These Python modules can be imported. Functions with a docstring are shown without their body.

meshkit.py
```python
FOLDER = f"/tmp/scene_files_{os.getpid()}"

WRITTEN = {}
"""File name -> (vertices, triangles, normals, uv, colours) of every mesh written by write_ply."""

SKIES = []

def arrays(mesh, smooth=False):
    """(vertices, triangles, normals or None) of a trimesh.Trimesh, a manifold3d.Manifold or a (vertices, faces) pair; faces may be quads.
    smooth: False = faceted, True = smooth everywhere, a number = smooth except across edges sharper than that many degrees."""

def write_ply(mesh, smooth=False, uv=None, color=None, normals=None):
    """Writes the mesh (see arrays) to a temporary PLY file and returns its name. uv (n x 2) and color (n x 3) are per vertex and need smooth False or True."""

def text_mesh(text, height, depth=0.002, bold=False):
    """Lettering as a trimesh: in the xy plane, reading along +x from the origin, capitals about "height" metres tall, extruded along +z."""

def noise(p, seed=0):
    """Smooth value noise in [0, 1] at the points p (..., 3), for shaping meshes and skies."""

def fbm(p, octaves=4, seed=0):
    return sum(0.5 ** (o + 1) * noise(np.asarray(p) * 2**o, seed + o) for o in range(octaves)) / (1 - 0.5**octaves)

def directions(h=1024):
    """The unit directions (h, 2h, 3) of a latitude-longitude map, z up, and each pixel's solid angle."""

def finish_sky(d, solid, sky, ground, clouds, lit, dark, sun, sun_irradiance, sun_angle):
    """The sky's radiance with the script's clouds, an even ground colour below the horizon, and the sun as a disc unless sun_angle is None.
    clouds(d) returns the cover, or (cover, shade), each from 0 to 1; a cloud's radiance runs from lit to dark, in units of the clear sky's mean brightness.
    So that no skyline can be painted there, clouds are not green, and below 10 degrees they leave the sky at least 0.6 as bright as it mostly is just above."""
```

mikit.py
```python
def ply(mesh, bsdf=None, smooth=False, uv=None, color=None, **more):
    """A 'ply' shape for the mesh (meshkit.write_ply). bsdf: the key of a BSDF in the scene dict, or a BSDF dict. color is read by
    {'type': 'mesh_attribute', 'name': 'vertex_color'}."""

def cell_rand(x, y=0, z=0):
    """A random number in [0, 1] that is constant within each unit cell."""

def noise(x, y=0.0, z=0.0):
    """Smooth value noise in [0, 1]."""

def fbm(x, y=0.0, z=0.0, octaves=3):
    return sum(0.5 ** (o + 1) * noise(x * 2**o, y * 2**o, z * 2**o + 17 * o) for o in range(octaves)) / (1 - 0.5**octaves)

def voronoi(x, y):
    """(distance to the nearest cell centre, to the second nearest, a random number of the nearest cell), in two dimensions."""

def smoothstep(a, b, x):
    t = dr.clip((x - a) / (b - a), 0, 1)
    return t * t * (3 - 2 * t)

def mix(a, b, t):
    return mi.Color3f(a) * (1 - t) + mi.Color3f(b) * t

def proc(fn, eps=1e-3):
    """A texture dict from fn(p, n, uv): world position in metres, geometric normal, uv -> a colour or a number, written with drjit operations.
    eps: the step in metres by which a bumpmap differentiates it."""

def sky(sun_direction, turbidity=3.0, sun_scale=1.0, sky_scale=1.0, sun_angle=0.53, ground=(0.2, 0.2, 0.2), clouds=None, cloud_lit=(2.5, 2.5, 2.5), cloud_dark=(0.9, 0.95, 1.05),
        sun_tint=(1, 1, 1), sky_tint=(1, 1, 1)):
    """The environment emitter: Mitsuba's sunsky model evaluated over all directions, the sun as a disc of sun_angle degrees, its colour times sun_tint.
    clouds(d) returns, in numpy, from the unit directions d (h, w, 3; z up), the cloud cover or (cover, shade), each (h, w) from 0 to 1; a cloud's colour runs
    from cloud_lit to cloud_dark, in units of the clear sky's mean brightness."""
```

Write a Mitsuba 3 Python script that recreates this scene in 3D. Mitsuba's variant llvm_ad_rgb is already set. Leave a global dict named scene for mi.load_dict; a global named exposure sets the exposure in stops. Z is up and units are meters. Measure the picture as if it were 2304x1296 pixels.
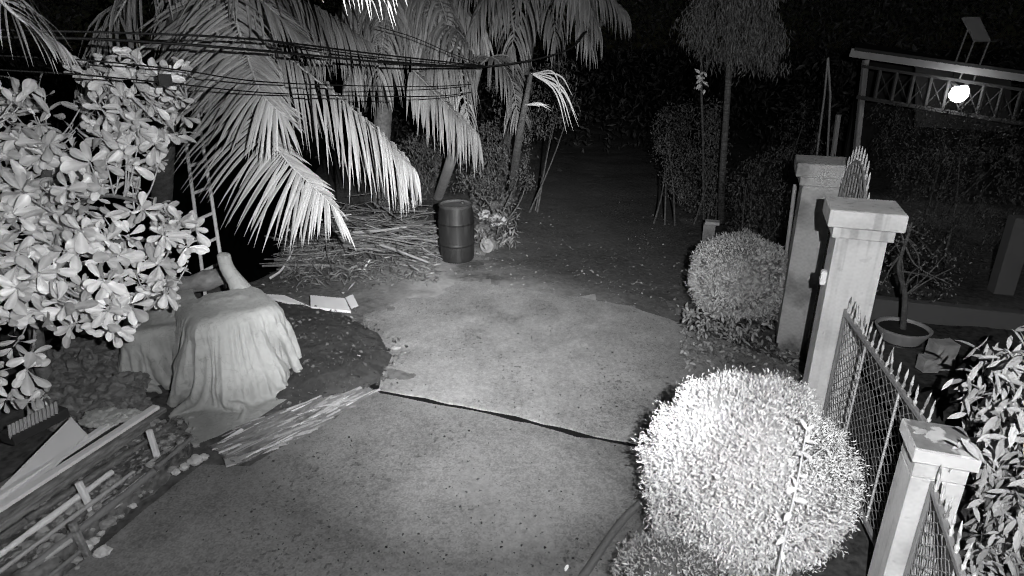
import math, numpy as np, trimesh, mitsuba as mi, drjit as dr, mikit, meshkit
from mikit import noise, fbm, voronoi, smoothstep, mix, proc
from shapely.geometry import Polygon, Point
import shapely
T = mi.ScalarTransform4f
scene, labels = {}, {}

# ------------------------------------------------------------------ camera, night sky, infrared lamps, exposure
CH, CF, CP = 3.2, 1400.0, math.radians(21)          # camera height, focal length in photo pixels, pitch
fov = 2 * math.degrees(math.atan(1152 / CF))
scene['camera'] = {'type': 'perspective', 'fov': fov, 'fov_axis': 'x', 'near_clip': 0.05, 'far_clip': 400.0,
                   'to_world': T().look_at(origin=[0, 0, CH], target=[0, math.cos(CP), CH - math.sin(CP)], up=[0, 0, 1])}
scene['night_sky'] = mikit.sky((0.2, -1, 0.25), turbidity=3, sun_scale=0.0, sky_scale=0.02, sky_tint=(1.1, 1.0, 0.8))
exposure = 0.0
LAMP = [0.38, -0.02, 3.34]                          # the night camera's infrared lamps, a wide and a narrow one


def ray(x, y):
    a, b = (x - 1152) / CF, (y - 648) / CF
    return np.array([a, math.cos(CP) - b * math.sin(CP), -math.sin(CP) - b * math.cos(CP)])


def at(x, y, Y):
    d = ray(x, y)
    return np.array([0, 0, CH]) + d * (Y / d[1])


def gr(x, y, z=0.0):
    d = ray(x, y)
    return np.array([0, 0, CH]) + d * ((z - CH) / d[2])


def grey(v):
    return {'type': 'rgb', 'value': [v, v, v * 1.01]}


NARROW_AIM = gr(1045, 640)
scene['wide_infrared_lamp'] = {'type': 'spot', 'intensity': {'type': 'rgb', 'value': [86, 86, 86]}, 'cutoff_angle': 66.0, 'beam_width': 42.0,
                               'to_world': T().look_at(origin=LAMP, target=at(1080, 600, 8).tolist(), up=[0, 0, 1])}
scene['narrow_infrared_lamp'] = {'type': 'spot', 'intensity': {'type': 'rgb', 'value': [680, 680, 680]}, 'cutoff_angle': 24.5, 'beam_width': 3.0,
                                 'to_world': T().look_at(origin=[LAMP[0] - .03, LAMP[1], LAMP[2]], target=NARROW_AIM.tolist(), up=[0, 0, 1])}


# ------------------------------------------------------------------ materials
def principled(col, rough=.6, spec=.4, **k):
    return {'type': 'twosided', 'b': {'type': 'principled', 'base_color': col, 'roughness': rough, 'specular': spec, **k}}


def bumped(tex, scale, inner):
    return {'type': 'twosided', 'b': {'type': 'bumpmap', 'tex': tex, 'scale': scale, 'bsdf': inner['b']}}


def material(name, d):
    scene['mat_' + name] = d
    return 'mat_' + name


def g3(v):
    return mi.Color3f(v, v, v)


def f_concrete(p, n, uv):
    big = fbm(p.x * .8, p.y * .8, 3.0, 3)
    mid = fbm(p.x * 4 + 9, p.y * 4, 1.0, 3)
    fine = noise(p.x * 90, p.y * 90, 0)
    pits = smoothstep(.80, .9, noise(p.x * 34, p.y * 34, 5)) * smoothstep(.45, .65, fbm(p.x * 1.7, p.y * 1.7, 8, 2))
    streak = smoothstep(.55, .75, fbm(p.x * 1.2 + p.y * .9, p.y * .35 - p.x * .3, 4, 3))
    film = smoothstep(.42, .62, fbm(p.x * 2.1 + 2, p.y * 2.1, 6, 4)) * smoothstep(.2, 1.6, p.y - 5.9 - .9 * p.x)
    v = .092 + .05 * big + .06 * (mid - .5) - .015 * film + .05 * (fine - .5) + .05 * (fbm(p.x * 30, p.y * 30, 3, 2) - .5) - .022 * streak - .05 * pits
    return g3(dr.maximum(v, .03))


def f_concrete_h(p, n, uv):
    return fbm(p.x * 14, p.y * 14, 0, 3) + .5 * noise(p.x * 70, p.y * 70, 2)


def f_dirt(p, n, uv):
    big = fbm(p.x * .9, p.y * .9, 1, 3)
    fine = fbm(p.x * 22, p.y * 22, 0, 3)
    sand = smoothstep(.28, .6, fbm(p.x * 1.6 + 3, p.y * 1.6, 2, 4)) * (1 - smoothstep(1.0, 2.9, dr.sqrt(dr.square(p.x + .25) + dr.square((p.y - 8.3) * .75)) + 1.2 * (big - .5)))
    v = .035 + .09 * big * big + .08 * (fine - .4) + .135 * sand
    return g3(dr.maximum(v, .012))


def f_dirt_h(p, n, uv):
    return fbm(p.x * 9, p.y * 9, p.z * 9, 4)


def f_road(p, n, uv):
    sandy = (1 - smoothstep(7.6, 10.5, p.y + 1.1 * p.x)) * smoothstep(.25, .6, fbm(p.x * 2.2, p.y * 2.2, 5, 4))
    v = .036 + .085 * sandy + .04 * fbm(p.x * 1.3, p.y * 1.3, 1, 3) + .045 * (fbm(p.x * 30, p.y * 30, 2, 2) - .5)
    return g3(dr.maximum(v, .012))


def f_plaster(p, n, uv):
    blot = smoothstep(.48, .72, fbm(p.x * 2.5, p.y * 2.5, p.z * 2.1, 4))
    run = smoothstep(.5, .8, fbm(p.x * 22, p.y * 22, p.z * 1.1, 3))
    under = smoothstep(1.45, 1.85, p.z + .35 * (run - .5)) * run
    chip = smoothstep(.72, .76, fbm(p.x * 11, p.y * 11, p.z * 11, 3))
    v = .62 - .12 * blot - .09 * run - .06 * under - .07 * chip + .07 * (noise(p.x * 60, p.y * 60, p.z * 60) - .5)
    return g3(v)


def f_plaster_h(p, n, uv):
    return fbm(p.x * 18, p.y * 18, p.z * 18, 3) + .4 * noise(p.x * 90, p.y * 90, p.z * 90)


def f_plaster_old(p, n, uv):
    blot = fbm(p.x * 3.5, p.y * 3.5, p.z * 2.5, 4)
    low = 1 - smoothstep(.1, 1.2, p.z + .5 * blot)
    v = .40 - .20 * smoothstep(.4, .7, blot) - .10 * low + .08 * (noise(p.x * 50, p.y * 50, p.z * 50) - .5)
    return g3(dr.maximum(v, .06))


def f_cap_old(p, n, uv):
    peel = smoothstep(.47, .52, fbm(p.x * 6, p.y * 6 + 4, p.z * 3, 4))
    top = smoothstep(.5, .9, n.z)
    v = .62 - .40 * peel * top + .10 * (fbm(p.x * 25, p.y * 25, p.z * 25, 3) - .5)
    return g3(dr.maximum(v, .05))


def f_timber(p, n, uv):
    v = .03 + .19 * fbm(p.x * 6 + p.y * 2, p.y * 5, p.z * 40, 3) + .10 * (noise(p.x * 40, p.y * 22, p.z * 60) - .5)
    return g3(dr.maximum(v, .03))


def f_bark(p, n, uv):
    v = .03 + .13 * fbm(p.x * 14, p.y * 14, p.z * 20, 3) + .04 * noise(p.x * 60, p.y * 60, p.z * 60)
    return g3(v)


def f_bark_h(p, n, uv):
    return .6 * fbm(p.x * 14, p.y * 14, p.z * 20, 3) + .2 * noise(p.x * 60, p.y * 60, p.z * 60)


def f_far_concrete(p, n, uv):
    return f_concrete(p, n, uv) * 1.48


def f_spike(p, n, uv):
    rust = smoothstep(.45, .62, fbm(p.x * 30, p.y * 30, p.z * 18, 3))
    return g3(.55 - .36 * rust)


def f_trunk(p, n, uv):
    return g3(.20 + .14 * fbm(p.x * 9, p.y * 9, p.z * 5, 3))


def f_moss(p, n, uv):
    return g3(.10 + .22 * fbm(p.x * 16, p.y * 16, p.z * 20, 4))


def f_bank(p, n, uv):
    v = .02 + .14 * fbm(p.x * 5, p.y * 5, p.z * 9, 4) + .16 * (fbm(p.x * 28, p.y * 28, p.z * 28, 2) - .5)
    return g3(dr.maximum(v, .012))


def f_tarp(p, n, uv):
    crease = dr.abs(fbm(p.x * 7, p.y * 7, p.z * 2.2, 4) - .5)
    crease2 = dr.abs(fbm(p.x * 3, p.y * 3, p.z * 7 + 3, 4) - .5)
    dirt = smoothstep(.45, .75, fbm(p.x * 2.3 + 5, p.y * 2.3, p.z * 2.3, 4))
    v = .315 - .08 * dirt + .05 * (noise(p.x * 50, p.y * 50, p.z * 12) - .5) - .05 * (1 - smoothstep(0, .012, crease)) - .04 * (1 - smoothstep(0, .010, crease2)) + .03 * (fbm(p.x * 30, p.y * 30, p.z * 30, 2) - .5)
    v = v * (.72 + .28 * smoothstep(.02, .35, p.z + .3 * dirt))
    return mi.Color3f(v * .985, v, v * .985)


def f_old_tarp(p, n, uv):
    return f_tarp(p, n, uv) * 1.05


def f_tarp_h(p, n, uv):
    return .7 * fbm(p.x * 9, p.y * 9, p.z * 3.2, 4) + .5 * dr.abs(fbm(p.x * 16 + 3, p.y * 16, p.z * 9, 3) - .5)


def f_soil(p, n, uv):
    return g3(.022 + .05 * fbm(p.x * 24, p.y * 24, p.z * 24, 3) * fbm(p.x * 3, p.y * 3, p.z * 3, 2))


def f_stone(p, n, uv):
    return g3(.22 + .25 * fbm(p.x * 16, p.y * 16, p.z * 16, 3))


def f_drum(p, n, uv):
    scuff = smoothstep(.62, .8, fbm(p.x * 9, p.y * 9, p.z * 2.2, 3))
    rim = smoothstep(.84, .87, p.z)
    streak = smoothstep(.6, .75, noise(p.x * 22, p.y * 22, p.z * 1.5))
    groove_shade = (1 - smoothstep(.010, .018, dr.abs(p.z - .245))) + (1 - smoothstep(.010, .018, dr.abs(p.z - .595)))  # rib shadow painted as dark bands, together with dirt lines
    return g3(.011 + .010 * scuff + .009 * streak - .008 * groove_shade + .02 * rim + .012 * fbm(p.x * 3, p.y * 3, p.z * 3, 2))


VC = {'type': 'mesh_attribute', 'name': 'vertex_color'}
material('leaf', principled(VC, .5, .35))
material('glossy_leaf', principled(VC, .36, .5))
material('concrete', bumped(proc(f_concrete_h), .004, principled(proc(f_concrete), .75, .3)))
material('dirt', bumped(proc(f_dirt_h), .03, principled(proc(f_dirt), .9, .15)))
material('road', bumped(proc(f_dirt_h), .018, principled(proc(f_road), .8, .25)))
material('plaster', bumped(proc(f_plaster_h), .006, principled(proc(f_plaster), .75, .25)))
material('old_plaster', principled(proc(f_plaster_old), .8, .2))
material('old_cap', principled(proc(f_cap_old), .8, .2))
material('timber', bumped(proc(f_bark_h), .01, principled(proc(f_timber), .75, .25)))
material('bark', bumped(proc(f_bark_h), .03, principled(proc(f_bark), .85, .2)))
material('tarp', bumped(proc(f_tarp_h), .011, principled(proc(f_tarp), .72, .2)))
material('soil', bumped(proc(f_dirt_h), .03, principled(proc(f_soil), .95, .1)))
material('stone', bumped(proc(f_dirt_h), .02, principled(proc(f_stone), .85, .2)))
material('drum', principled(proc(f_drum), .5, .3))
material('pale_paint', principled(grey(.5), .5, .4))
material('dark_paint', principled(grey(.03), .5, .4))
material('wire', principled(grey(.22), .45, .5))
material('rubber', principled(grey(.006), .6, .2))
material('stick', principled(grey(.13), .75, .2))
material('pale_stick', principled(grey(.26), .75, .2))
material('old_tarp', bumped(proc(f_tarp_h), .02, principled(proc(f_old_tarp), .75, .2)))
material('board', principled(grey(.5), .75, .3))
material('pale_board', principled(grey(.52), .75, .3))
material('pipe', principled(grey(.10), .4, .5))
material('white_plastic', principled(grey(.8), .4, .5))
material('grey_metal', principled(grey(.30), .5, .5))
material('black_sheet', principled(grey(.012), .6, .2))
material('moss', bumped(proc(f_bark_h), .03, principled(proc(f_moss), .85, .2)))
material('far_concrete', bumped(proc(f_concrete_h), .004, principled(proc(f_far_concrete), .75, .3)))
material('bank_earth', bumped(proc(f_dirt_h), .04, principled(proc(f_bank), .9, .15)))
material('lamp_board', principled(grey(.05), .9, .1))
material('spike', principled(proc(f_spike), .55, .4))
material('lid', principled(grey(.075), .7, .3))
material('trunk', bumped(proc(f_bark_h), .02, principled(proc(f_trunk), .8, .2)))
material('column', principled(grey(.12), .85, .2))
material('mud', principled(grey(.006), .9, .1))
material('dim_wall', principled(grey(.03), .85, .2))
material('roofing', principled(grey(.05), .8, .2))
material('roof_panel', principled(grey(.40), .6, .3))
material('ceramic', principled(grey(.36), .55, .4))
material('pond', principled(grey(.004), .08, .5))
material('rag', principled(proc(f_bark), .7, .3))


# ------------------------------------------------------------------ helpers
def num(name):
    k, i = name, 0
    while k in scene or k in USED:
        i += 1
        k = f'{name}_{i:03d}'
    USED.add(k)
    return k


USED = set()


def add(name, mesh, mat, parent=None, smooth=False, color=None, **more):
    key = num(f'{parent}__{name}' if parent else name)
    scene[key] = mikit.ply(mesh, mat, smooth=smooth, color=color, **more)
    return key


def tag(key, label=None, cat=None, group=None, kind=None):
    labels[key] = {k: v for k, v in dict(label=label, category=cat, group=group, kind=kind).items() if v}
    return key


def thing(name, label, cat, group=None):
    return tag(num(name), label, cat, group)


def cat(parts):
    vs, fs, o = [], [], 0
    for v, f in parts:
        v, f = np.asarray(v, float), np.asarray(f, int)
        if f.shape[1] == 4:
            f = np.vstack([f[:, [0, 1, 2]], f[:, [0, 2, 3]]])
        vs.append(v); fs.append(f + o); o += len(v)
    return np.vstack(vs), np.vstack(fs)


def tm(m):
    return np.array(m.vertices), np.array(m.faces)


def norm(v):
    v = np.asarray(v, float)
    return v / np.maximum(np.linalg.norm(v, axis=-1, keepdims=True), 1e-12)


def spline(P, n):
    P = np.asarray(P, float)
    if len(P) < 3:
        t = np.linspace(0, 1, n)[:, None]
        return P[0] * (1 - t) + P[-1] * t
    Q = np.vstack([2 * P[0] - P[1], P, 2 * P[-1] - P[-2]])
    out = []
    for s in np.linspace(0, len(P) - 1 - 1e-9, n):
        i, t = int(s), s - int(s)
        a, b, c, d = Q[i:i + 4]
        out.append(.5 * ((2 * b) + (c - a) * t + (2 * a - 5 * b + 4 * c - d) * t * t + (3 * b - a - 3 * c + d) * t ** 3))
    return np.array(out)


def tube(P, r, sides=6, caps=True):
    P = np.asarray(P, float)
    n = len(P)
    r = np.broadcast_to(np.asarray(r, float), (n,))
    t = norm(np.gradient(P, axis=0))
    ref = np.array([0, 0, 1.0]) if abs(t[:, 2]).mean() < .8 else np.array([1.0, 0, 0])
    a = norm(np.cross(t, ref)); b = np.cross(t, a)
    g = np.arange(sides) * 2 * np.pi / sides
    v = P[:, None] + r[:, None, None] * (np.cos(g)[None, :, None] * a[:, None] + np.sin(g)[None, :, None] * b[:, None])
    i, j = np.meshgrid(np.arange(n - 1), np.arange(sides), indexing='ij')
    q = np.stack([i * sides + j, i * sides + (j + 1) % sides, (i + 1) * sides + (j + 1) % sides, (i + 1) * sides + j], -1).reshape(-1, 4)
    f = np.vstack([q[:, [0, 1, 2]], q[:, [0, 2, 3]]])
    v = v.reshape(-1, 3)
    if caps:
        v = np.vstack([v, P[:1], P[-1:]])
        k = np.arange(sides)
        f = np.vstack([f, np.stack([np.full(sides, n * sides), (k + 1) % sides, k], 1),
                       np.stack([np.full(sides, n * sides + 1), (n - 1) * sides + k, (n - 1) * sides + (k + 1) % sides], 1)])
    return v, f


def frame(x, z=(0, 0, 1)):
    """columns: x along, y, z near the given z"""
    x = norm(x); y = norm(np.cross(z, x)); return np.stack([x, y, np.cross(x, y)], 1)


def bar(a, b, w, h, bevel=.12, up=(0, 0, 1)):
    """a beam of width w and height h from a to b with bevelled long edges"""
    a, b = np.asarray(a, float), np.asarray(b, float)
    R = frame(b - a, up); L = np.linalg.norm(b - a); c = bevel * min(w, h)
    y, z = w / 2, h / 2
    pr = np.array([[y, z - c], [y - c, z], [-y + c, z], [-y, z - c], [-y, -z + c], [-y + c, -z], [y - c, -z], [y, -z + c]])
    v = np.vstack([np.c_[np.zeros(8), pr], np.c_[np.full(8, L), pr]])
    k = np.arange(8)
    f = np.vstack([np.stack([k, k + 8, (k + 1) % 8 + 8], 1), np.stack([k, (k + 1) % 8 + 8, (k + 1) % 8], 1),
                   [[0, i, i + 1] for i in range(1, 7)], [[8, 9 + i, 8 + i] for i in range(1, 7)]])
    return v @ R.T + a, f


def box(cx, cy, z0, sx, sy, z1, yaw=0.0, bev=.008):
    """an upright bevelled block"""
    def ring(s, z):
        x, y = sx / 2 - s, sy / 2 - s
        return [[x, y, z], [-x, y, z], [-x, -y, z], [x, -y, z]]
    v = np.array(ring(bev, z0) + ring(0, z0 + bev) + ring(0, z1 - bev) + ring(bev, z1), float)
    f = [[3, 2, 1, 0], [12, 13, 14, 15]]
    for l in range(3):
        for k in range(4):
            f.append([l * 4 + k, l * 4 + (k + 1) % 4, l * 4 + 4 + (k + 1) % 4, l * 4 + 4 + k])
    c, s = math.cos(yaw), math.sin(yaw)
    v[:, :2] = v[:, :2] @ np.array([[c, s], [-s, c]])
    return v + [cx, cy, 0], np.array(f)


def lathe(prof, sides=24, c=(0, 0, 0)):
    prof = np.asarray(prof, float)
    g = np.arange(sides) * 2 * np.pi / sides
    v = np.stack([prof[:, 0, None] * np.cos(g), prof[:, 0, None] * np.sin(g), np.broadcast_to(prof[:, 1, None], (len(prof), sides))], -1).reshape(-1, 3)
    i, j = np.meshgrid(np.arange(len(prof) - 1), np.arange(sides), indexing='ij')
    q = np.stack([i * sides + j, i * sides + (j + 1) % sides, (i + 1) * sides + (j + 1) % sides, (i + 1) * sides + j], -1).reshape(-1, 4)
    return v + np.asarray(c), np.vstack([q[:, [0, 1, 2]], q[:, [0, 2, 3]]])


def lump(c, r, seed, rough=.35, sub=2, freq=2.0, flat=(1, 1, 1)):
    m = trimesh.creation.icosphere(subdivisions=sub)
    v = np.array(m.vertices)
    d = 1 + rough * 2 * (meshkit.fbm(v * freq + seed * 3.7, 3, seed) - .5)
    return v * d[:, None] * r * np.asarray(flat) + np.asarray(c), np.array(m.faces)


def leaves(P, D, N, L, W, bend=.15, shape=(.35, .95, .9, .45)):
    """many folded leaves at once, each 10 vertices (spine 5, edges) and 12 triangles"""
    n = len(P); D = norm(D); S = norm(np.cross(N, D)); N = np.cross(D, S)
    L = np.broadcast_to(L, (n,))[:, None]; W = np.broadcast_to(W, (n,))[:, None]
    ts = [.22, .5, .75]
    ws = [shape[0] + .35, shape[1], shape[2] * .8]
    out = [P]
    for t, w in zip(ts, ws):
        c = P + D * L * t - N * L * bend * t * t
        out += [c, c + S * W * w / 2 + N * W * .12, c - S * W * w / 2 + N * W * .12]
    out.append(P + D * L - N * L * bend)
    v = np.stack(out, 1)
    f = [[0, 1, 2], [0, 3, 1], [1, 4, 5], [1, 5, 2], [1, 3, 6], [1, 6, 4], [4, 7, 8], [4, 8, 5], [4, 6, 9], [4, 9, 7], [7, 10, 8], [7, 9, 10]]
    F = (np.arange(n)[:, None, None] * 11 + np.array(f)[None]).reshape(-1, 3)
    return v.reshape(-1, 3), F


def small_leaves(P, D, N, L, W):
    """diamond leaves with a folded midrib: 5 vertices, 4 triangles"""
    n = len(P); D = norm(D); S = norm(np.cross(N, D)); N = np.cross(D, S)
    L = np.broadcast_to(L, (n,))[:, None]; W = np.broadcast_to(W, (n,))[:, None]
    m = P + D * L * .45
    v = np.stack([P, m + S * W / 2 + N * W * .15, P + D * L - N * L * .12, m - S * W / 2 + N * W * .15, m], 1)
    f = [[0, 1, 4], [1, 2, 4], [2, 3, 4], [3, 0, 4]]
    return v.reshape(-1, 3), (np.arange(n)[:, None, None] * 5 + np.array(f)[None]).reshape(-1, 3)


def greys(rng, n, per, lo, hi):
    return np.repeat(rng.uniform(lo, hi, n)[:, None] * np.array([[1, 1, 1]]), per, 0)


def randdir(rng, n):
    return norm(rng.normal(size=(n, 3)))


# ------------------------------------------------------------------ the setting
YAW = math.radians(19.5)
U = np.array([math.sin(YAW), math.cos(YAW), 0]); V = np.array([math.cos(YAW), -math.sin(YAW), 0])


def canal_depth(x, y):
    edge = np.interp(y, [8.3, 8.7, 9.3, 12, 16, 40], [-6.2, -4.0, -3.75, -4.6, -5.4, -9.5])
    a = np.clip((edge - x + .1) / .45, 0, 1)
    b = np.clip((y - 8.55) / .35, 0, 1) * np.clip((x + 14) / 1.0, 0, 1)
    a, b = a * a * (3 - 2 * a), b * b * (3 - 2 * b)
    return 1.35 * a * b


WL = [tuple(gr(*q)[:2]) for q in [(905, 850), (890, 800), (872, 760), (866, 715), (930, 672), (1040, 650), (1130, 652), (1190, 662), (1300, 672), (1420, 694), (1490, 716)]]
WASH_LINE = shapely.LineString(WL)
WASH_SIDE = Polygon(WL + [(4.0, 9), (2.5, 12), (-4, 12), (-4, 5.6)])


def ground_z(x, y):
    p = np.stack([x, y, 0 * x], -1)
    near = np.clip((np.hypot(x, y - 6) - 2) / 8, 0, 1)
    z = -.055 + .05 * (meshkit.fbm(p * 2.2, 4, 3) - .5) + .12 * near * (meshkit.fbm(p * .5, 3, 9) - .5)
    left = np.clip((-3.0 - .42 * (y - 3.7) * 0 - x) / .5, 0, 1) * np.clip((6.6 - y) / .6, 0, 1)
    z = z + .10 * left
    # dirt washed over the worn left and far edges of the slab
    pt = shapely.points(x, y)
    near_e = shapely.distance(WASH_LINE, pt)
    sd = np.where(shapely.contains_xy(WASH_SIDE, x, y), near_e, -near_e)
    wash = np.clip(.5 - .30 * np.clip((x - .2) / .6, 0, 1) + sd / .5 + (2.0 - 1.5 * np.clip((x - .2) / .6, 0, 1)) * (meshkit.fbm(p * 2.6, 4, 21) - .5), 0, 1) * np.clip(1.5 - near_e / 1.0, 0, 1)
    z = z + .070 * wash
    return z - canal_depth(x, y)


def grid_sheet(xs, ys, zf, lift=0.0, keep=None):
    X, Y = np.meshgrid(xs, ys, indexing='ij')
    Z = zf(X, Y) + lift
    v = np.stack([X, Y, Z], -1).reshape(-1, 3)
    i, j = np.meshgrid(np.arange(len(xs) - 1), np.arange(len(ys) - 1), indexing='ij')
    a = i * len(ys) + j
    q = np.stack([a, a + len(ys), a + len(ys) + 1, a + 1], -1).reshape(-1, 4)
    if keep is not None:
        c = v[q].mean(1)
        q = q[keep(c)]
    m = trimesh.Trimesh(v, np.vstack([q[:, [0, 1, 2]], q[:, [0, 2, 3]]]), process=False)
    m.remove_unreferenced_vertices()
    return tm(m)


xs = np.unique(np.round(np.concatenate([-np.geomspace(9, 150, 26)[::-1], np.arange(-9, 8.01, .06), np.geomspace(8, 150, 26)]), 4))
ys = np.unique(np.round(np.concatenate([[-60, -30, -15, -8, -4, -2, -1, 0], np.arange(.5, 16.01, .06), np.geomspace(16.1, 200, 40)]), 4))
tag(add('ground', grid_sheet(xs, ys, ground_z), 'mat_dirt', smooth=True), 'bare trodden dirt ground with scattered debris', kind='structure')
tag(add('canal_water', grid_sheet(np.linspace(-15, -3.2, 12), np.linspace(8.3, 60, 12), lambda x, y: 0 * x - .95), 'mat_pond'), 'black still water in the ditch behind the ladder', kind='structure')


def jag(pts, amp, seed, step=.05):
    """a closed outline with a worn, uneven edge"""
    ring = np.vstack([pts, pts[:1]])
    out = []
    for a, b in zip(ring[:-1], ring[1:]):
        k = max(2, int(np.linalg.norm(b - a) / step))
        out.append(a + (b - a) * np.linspace(0, 1, k, endpoint=False)[:, None])
    p = np.vstack(out)
    q = np.c_[p, np.zeros(len(p))]
    dx = meshkit.fbm(q * 4, 4, seed) - .5; dy = meshkit.fbm(q * 4, 4, seed + 7) - .5
    return p + 2 * amp * np.stack([dx, dy], 1)


def slab(name, px, amp, seed, label, extra=(), mat='mat_concrete'):
    pts = np.array([gr(*q)[:2] for q in px] + [list(e) for e in extra])
    poly = Polygon(jag(pts, amp, seed)).buffer(0)
    if poly.geom_type != 'Polygon':
        poly = max(poly.geoms, key=lambda g: g.area)
    poly = poly.simplify(.006)
    m = trimesh.creation.extrude_polygon(poly, .13, engine='earcut')
    m.apply_translation([0, 0, -.13])
    return tag(add(name, m, mat), label, kind='structure'), poly


near_key, NEAR = slab('concrete_pavement', [(849, 884), (930, 898), (1010, 915), (1100, 932), (1190, 953), (1270, 975), (1300, 984), (1340, 988), (1430, 1005), (1560, 1032), (1950, 1112)], .022, 3,
             'near grey concrete slab of the driveway peppered with dark crumbs', [(1.9, 3.2), (1.0, -3), (-3.6, -3), (-3.15, 2.6), *[tuple(gr(*q)[:2]) for q in [(215, 1240), (330, 1140), (455, 1045), (560, 1050), (700, 965), (800, 905)]]])
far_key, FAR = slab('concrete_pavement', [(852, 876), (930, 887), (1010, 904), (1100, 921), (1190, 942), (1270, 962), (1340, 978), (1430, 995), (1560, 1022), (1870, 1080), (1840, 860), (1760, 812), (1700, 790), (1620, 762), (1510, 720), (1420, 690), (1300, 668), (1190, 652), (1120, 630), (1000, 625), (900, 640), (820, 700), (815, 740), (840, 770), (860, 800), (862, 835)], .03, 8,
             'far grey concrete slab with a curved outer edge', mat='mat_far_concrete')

jl = [(800, 870), (930, 892), (1010, 908), (1100, 926), (1190, 947), (1270, 967), (1340, 981), (1430, 999), (1560, 1026), (1800, 1075)]
jn = np.array([gr(*q)[:2] for q in jl]); off = np.array([.33, .94]) * .13
JOINT = Polygon(np.vstack([jn - off, (jn + off)[::-1]]))
tag(add('mud_joint', grid_sheet(np.arange(-2, 2.6, .04), np.arange(3.6, 6.2, .04), lambda x, y: -.018 + .008 * (meshkit.fbm(np.stack([x * 9, y * 9, 0 * x], -1), 3, 2) - .5), 0, lambda c: shapely.contains_xy(JOINT, c[:, 0], c[:, 1])), 'mat_mud', smooth=True),
    'black mud filling the open joint between the two slabs', kind='structure')

road_px = [(1150, 662), (1300, 664), (1420, 686), (1510, 716), (1530, 712), (1545, 640), (1545, 560), (1555, 470), (1500, 380), (1380, 300), (1230, 300), (1190, 400), (1150, 460), (1110, 560), (1090, 610)]
ROAD = Polygon(jag(np.array([gr(*q)[:2] for q in road_px]), .42, 5, .08)).buffer(0)
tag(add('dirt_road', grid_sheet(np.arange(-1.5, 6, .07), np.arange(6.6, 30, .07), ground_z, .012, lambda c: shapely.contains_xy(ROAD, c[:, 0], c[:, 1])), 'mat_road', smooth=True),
    'dark damp lane running off between the trees', kind='structure')

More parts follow.
